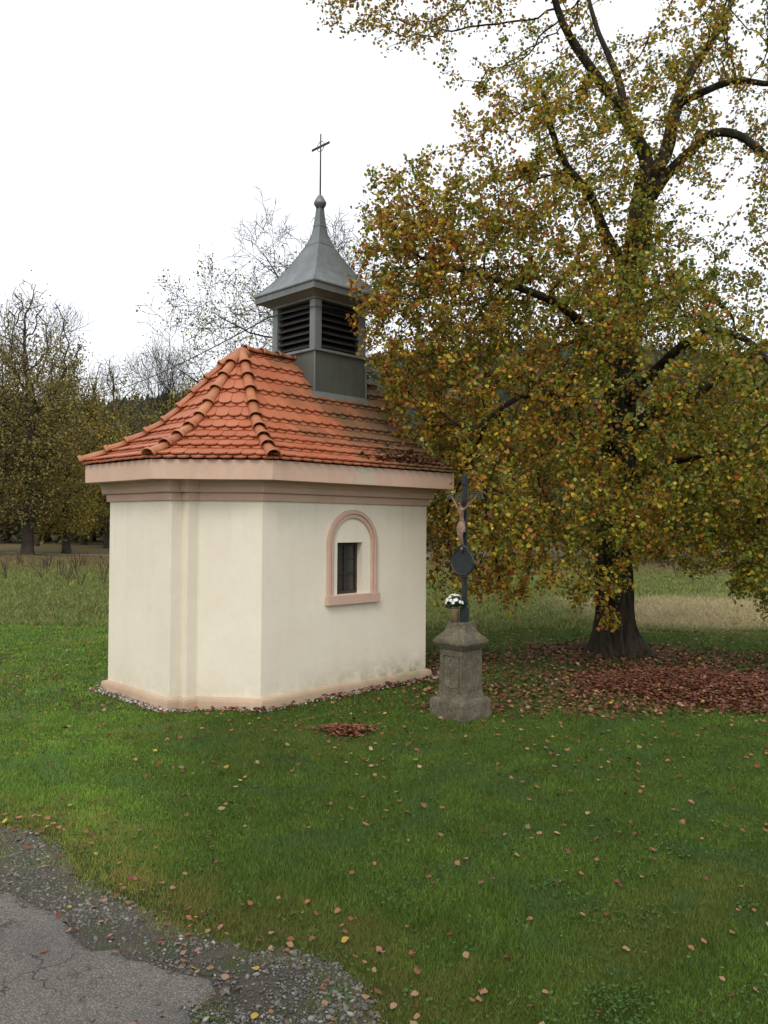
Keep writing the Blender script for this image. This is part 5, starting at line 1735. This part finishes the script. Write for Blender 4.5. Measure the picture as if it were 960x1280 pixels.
# grass
def grass(name, n, f0, f1, hmin, hmax, wdt, label, cat, cols, wts, pw=1.0, half=0.56, mask=None, lean=0.5, tri=1):
    u = rng.uniform(0, 1, n)
    f_ = (f0 ** pw + (f1 ** pw - f0 ** pw) * u) ** (1 / pw)
    r = rng.uniform(-half, half, n) * f_
    x = C2[0] + r * RGT[0] + f_ * FWD[0]; y = C2[1] + r * RGT[1] + f_ * FWD[1]
    keep = mask(x, y, r, f_)
    x, y, r, f_ = x[keep], y[keep], r[keep], f_[keep]; n = len(x)
    h = rng.uniform(hmin, hmax, n) * (0.45 + 1.1 * fbm(x, y, 2.1, 61))
    a = rng.uniform(0, 2 * np.pi, n); b = rng.uniform(0, 2 * np.pi, n)
    w_ = wdt * (0.7 + 0.6 * rng.uniform(0, 1, n)) * (0.6 + f_ / 14)
    z = ground_z(x, y)
    base = np.stack([x, y, z - 0.004], 1)
    side = np.stack([np.cos(a) * w_, np.sin(a) * w_, np.zeros(n)], 1)
    ln = rng.uniform(0.1, lean * 2, n) * h
    tip = base + np.stack([np.cos(b) * ln, np.sin(b) * ln, h], 1)
    V = np.stack([base - side, base + side, tip], 1).reshape(-1, 3)
    F = np.arange(3 * n).reshape(n, 3)
    patch = fbm(x, y, 0.8, 71); fine_ = fbm(x, y, 5.0, 72)
    col = pick(cols, wts, n, 0.34) * (0.70 + 0.6 * fbm(x, y, 3.2, 73))[:, None]
    return V, F, col, x, y, r, f_, patch, fine_, name, label, cat
def lawn_mask(x, y, r, f_):
    k = ~inside_wall(x, y, 0.16) & ~poly_in(x, y, offset(AS_POLY, 0.01))
    k &= ~((np.abs(x - PX) < 0.29) & (np.abs(y - PY) < 0.29))
    g_ = poly_in(x, y, GR_POLY)
    dl_ = dist_line(x, y, GRAVEL)
    k &= ~g_ | (rng.uniform(0, 1, len(x)) < np.maximum(0.85 * ss(fbm(x, y, 2.2, 12), 0.56, 0.40), 0.9 * ss(dl_ + (fbm(x, y, 5, 14) - 0.5) * 0.5, 0.16, 0.02)))
    k &= g_ | (rng.uniform(0, 1, len(x)) < 0.25 + 0.75 * ss(dl_ + (fbm(x, y, 6, 19) - 0.5) * 0.4, 0.0, 0.2))
    _, q_ = heap_z(x, y)
    k &= q_ > 0.85
    rr_ = np.hypot(x - 7.31, y + 1.1)
    k &= rng.uniform(0, 1, len(x)) < 0.35 + 0.65 * ss(rr_, 1.2, 3.2)
    return k
def finish(res, tint):
    V, F, col, x, y, r, f_, patch, fine_, name, label, cat = res
    col = tint(col, x, y, r, f_, patch, fine_)
    print(name, len(F))
    o = obj(name, fast_mesh(name, V, F, np.repeat(np.clip(col, 0.003, 0.8), 3, 0)), M_GRASS)
    return tag(o, label, cat, kind='stuff')
GC = [(0.088, 0.162, 0.018), (0.120, 0.20, 0.028), (0.068, 0.135, 0.017), (0.18, 0.20, 0.07)]
def lawn_tint(col, x, y, r, f_, patch, fine_):
    dl = dist_line(x, y, GRAVEL)
    yk = np.clip(ss(dl + (fine_ - 0.5) * 1.2, 0.85, 0.0) * 0.85 + 0.35 * ss(patch, 0.58, 0.78), 0, 1)[:, None]
    yk = np.maximum(yk, (poly_in(x, y, GR_POLY) * 0.6)[:, None])
    ylw = np.array([(0.165, 0.16, 0.04)]) * (0.8 + 0.5 * rng.uniform(0, 1, (len(x), 1)))
    col = col * (1 - yk) + ylw * yk
    # slightly bluish coarse clumps and brighter mown grass far left
    ck = (ss(fbm(x, y, 2.6, 77), 0.58, 0.72) * 0.6)[:, None]
    col = col * (1 - ck) + np.array([(0.08, 0.15, 0.045)]) * ck
    br = (ss(r / f_, -0.18, -0.36) * 0.75)[:, None]
    return col * (1 + br)
finish(grass('grass_blades', 700000, 3.7, 10.5, 0.014, 0.044, 0.0020, 'short mown grass of the lawn in front of the chapel', 'grass', GC, [4, 4, 3, 1.2], 1.0, 0.53, lawn_mask), lawn_tint)
finish(grass('far_lawn_grass', 300000, 10.0, 20.5, 0.022, 0.05, 0.0030, 'mown grass of the lawn around and behind the chapel', 'grass', GC, [4, 4, 3, 1.2], 1.2, 0.53, lawn_mask), lawn_tint)
# clover, plantain and coarse tufts in the turf
cl = rng.uniform(0, 1, (420, 2)); px_ = []
for a_, b_ in cl:
    f0 = 3.9 + 11 * a_ ** 1.2; r0 = (b_ - 0.5) * 1.04 * f0; m0 = rng.integers(8, 60)
    q2 = rng.normal(0, rng.uniform(0.04, 0.16), (m0, 2)) + [r0, f0]
    px_.append(q2)
q2 = np.concatenate(px_)
x = C2[0] + q2[:, 0] * RGT[0] + q2[:, 1] * FWD[0]; y = C2[1] + q2[:, 0] * RGT[1] + q2[:, 1] * FWD[1]
k = lawn_mask(x, y, q2[:, 0], q2[:, 1]); x, y = x[k], y[k]; n = len(x)
tag(scatter('lawn_weeds', LEAF_V, LEAF_F, np.stack([x, y, ground_z(x, y) + rng.uniform(0.012, 0.034, n)], 1), rand_rot(n, rng.uniform(0, 0.8, n)), rng.uniform(0.010, 0.024, n),
    pick([(0.045, 0.10, 0.022), (0.06, 0.12, 0.026), (0.09, 0.14, 0.035)], [3, 3, 1], n, 0.2), M_GRASS), 'small broad leaved weeds and clover growing in the mown lawn', 'weeds')
MC = [(0.15, 0.22, 0.05), (0.20, 0.22, 0.06), (0.27, 0.23, 0.10), (0.11, 0.18, 0.04), (0.20, 0.13, 0.06)]
def mead_tint(col, x, y, r, f_, patch, fine_):
    k = (ss(r, 4.5, 7.0) * ss(f_, 18.9, 19.8) * ss(f_ + (patch - 0.5) * 6, 29, 26))[:, None]
    col = col * (1 - k) + np.array([(0.42, 0.36, 0.20)]) * (0.7 + 0.6 * rng.uniform(0, 1, (len(x), 1))) * k
    k = ss(f_ + (fine_ - 0.5) * 12 + (patch - 0.5) * 14, 37, 50)[:, None] * 0.8
    return col * (1 - k) + np.array([(0.19, 0.135, 0.07)]) * (0.6 + 0.8 * rng.uniform(0, 1, (len(x), 1))) * k
def mead_mask(x, y, r, f_):
    e = f_ + (fbm(x, y, 0.8, 81) - 0.5) * 1.2
    return (e > 18.9)
finish(grass('meadow_grass', 340000, 18.3, 56, 0.04, 0.15, 0.006, 'rough uncut meadow grass beyond the mown lawn', 'grass', MC, [4, 3, 2, 3, 1.2], 0.6, 0.54, mead_mask, 0.8), mead_tint)
# dark dead docks and thistles in the meadow
V = []; F = []
rd = random.Random(9)
docks = empty('x'); bpy.data.objects.remove(docks)
for k in range(110):
    f_ = rd.uniform(30, 46); r = rd.uniform(-0.5, -0.12) * f_ if k % 4 else rd.uniform(0.1, 0.5) * f_
    px_, py_, pz_ = cf(r, f_)
    for j in range(rd.randint(2, 5)):
        hgt = rd.uniform(0.35, 0.9); lx, ly = rd.uniform(-.25, .25), rd.uniform(-.25, .25)
        pts_ = [(px_ + lx * t_, py_ + ly * t_, pz_ + hgt * t_) for t_ in (0, 0.5, 1)]
        v, f = tube_vf(pts_, [0.010, 0.012, 0.022 if j % 2 else 0.008], 4, len(V), False)
        V += v; F += f
me = fast_mesh('dead_stalks', np.array([tuple(q_) for q_ in V]), np.array(F))
tag(obj('dead_stalks', me, simple('dead_dock_stalks', (0.07, 0.035, 0.022), (0.04, 0.025, 0.018), 3, 0.9, 0, 0)), 'dark dead dock stalks standing in the far meadow', 'stalks', kind='stuff')

# ------------------------------------------------------------------ moist autumn air
def haze():
    x0, x1, y0, y1 = -520.0, 700.0, -520.0, 700.0
    v, f = box_vf(-60, 470, -60, 470, -2.0, 115)
    m_ = bpy.data.materials.new('air'); m_.use_nodes = True
    t_ = m_.node_tree; t_.nodes.clear()
    o_ = t_.nodes.new('ShaderNodeOutputMaterial'); pv = t_.nodes.new('ShaderNodeVolumePrincipled')
    pv.inputs['Color'].default_value = (0.86, 0.92, 1.0, 1); pv.inputs['Density'].default_value = 0.0012
    t_.links.new(pv.outputs[0], o_.inputs['Volume'])
    py_mesh('haze', v, f, m_)['kind'] = 'stuff'
HAZE = False
if HAZE: haze()
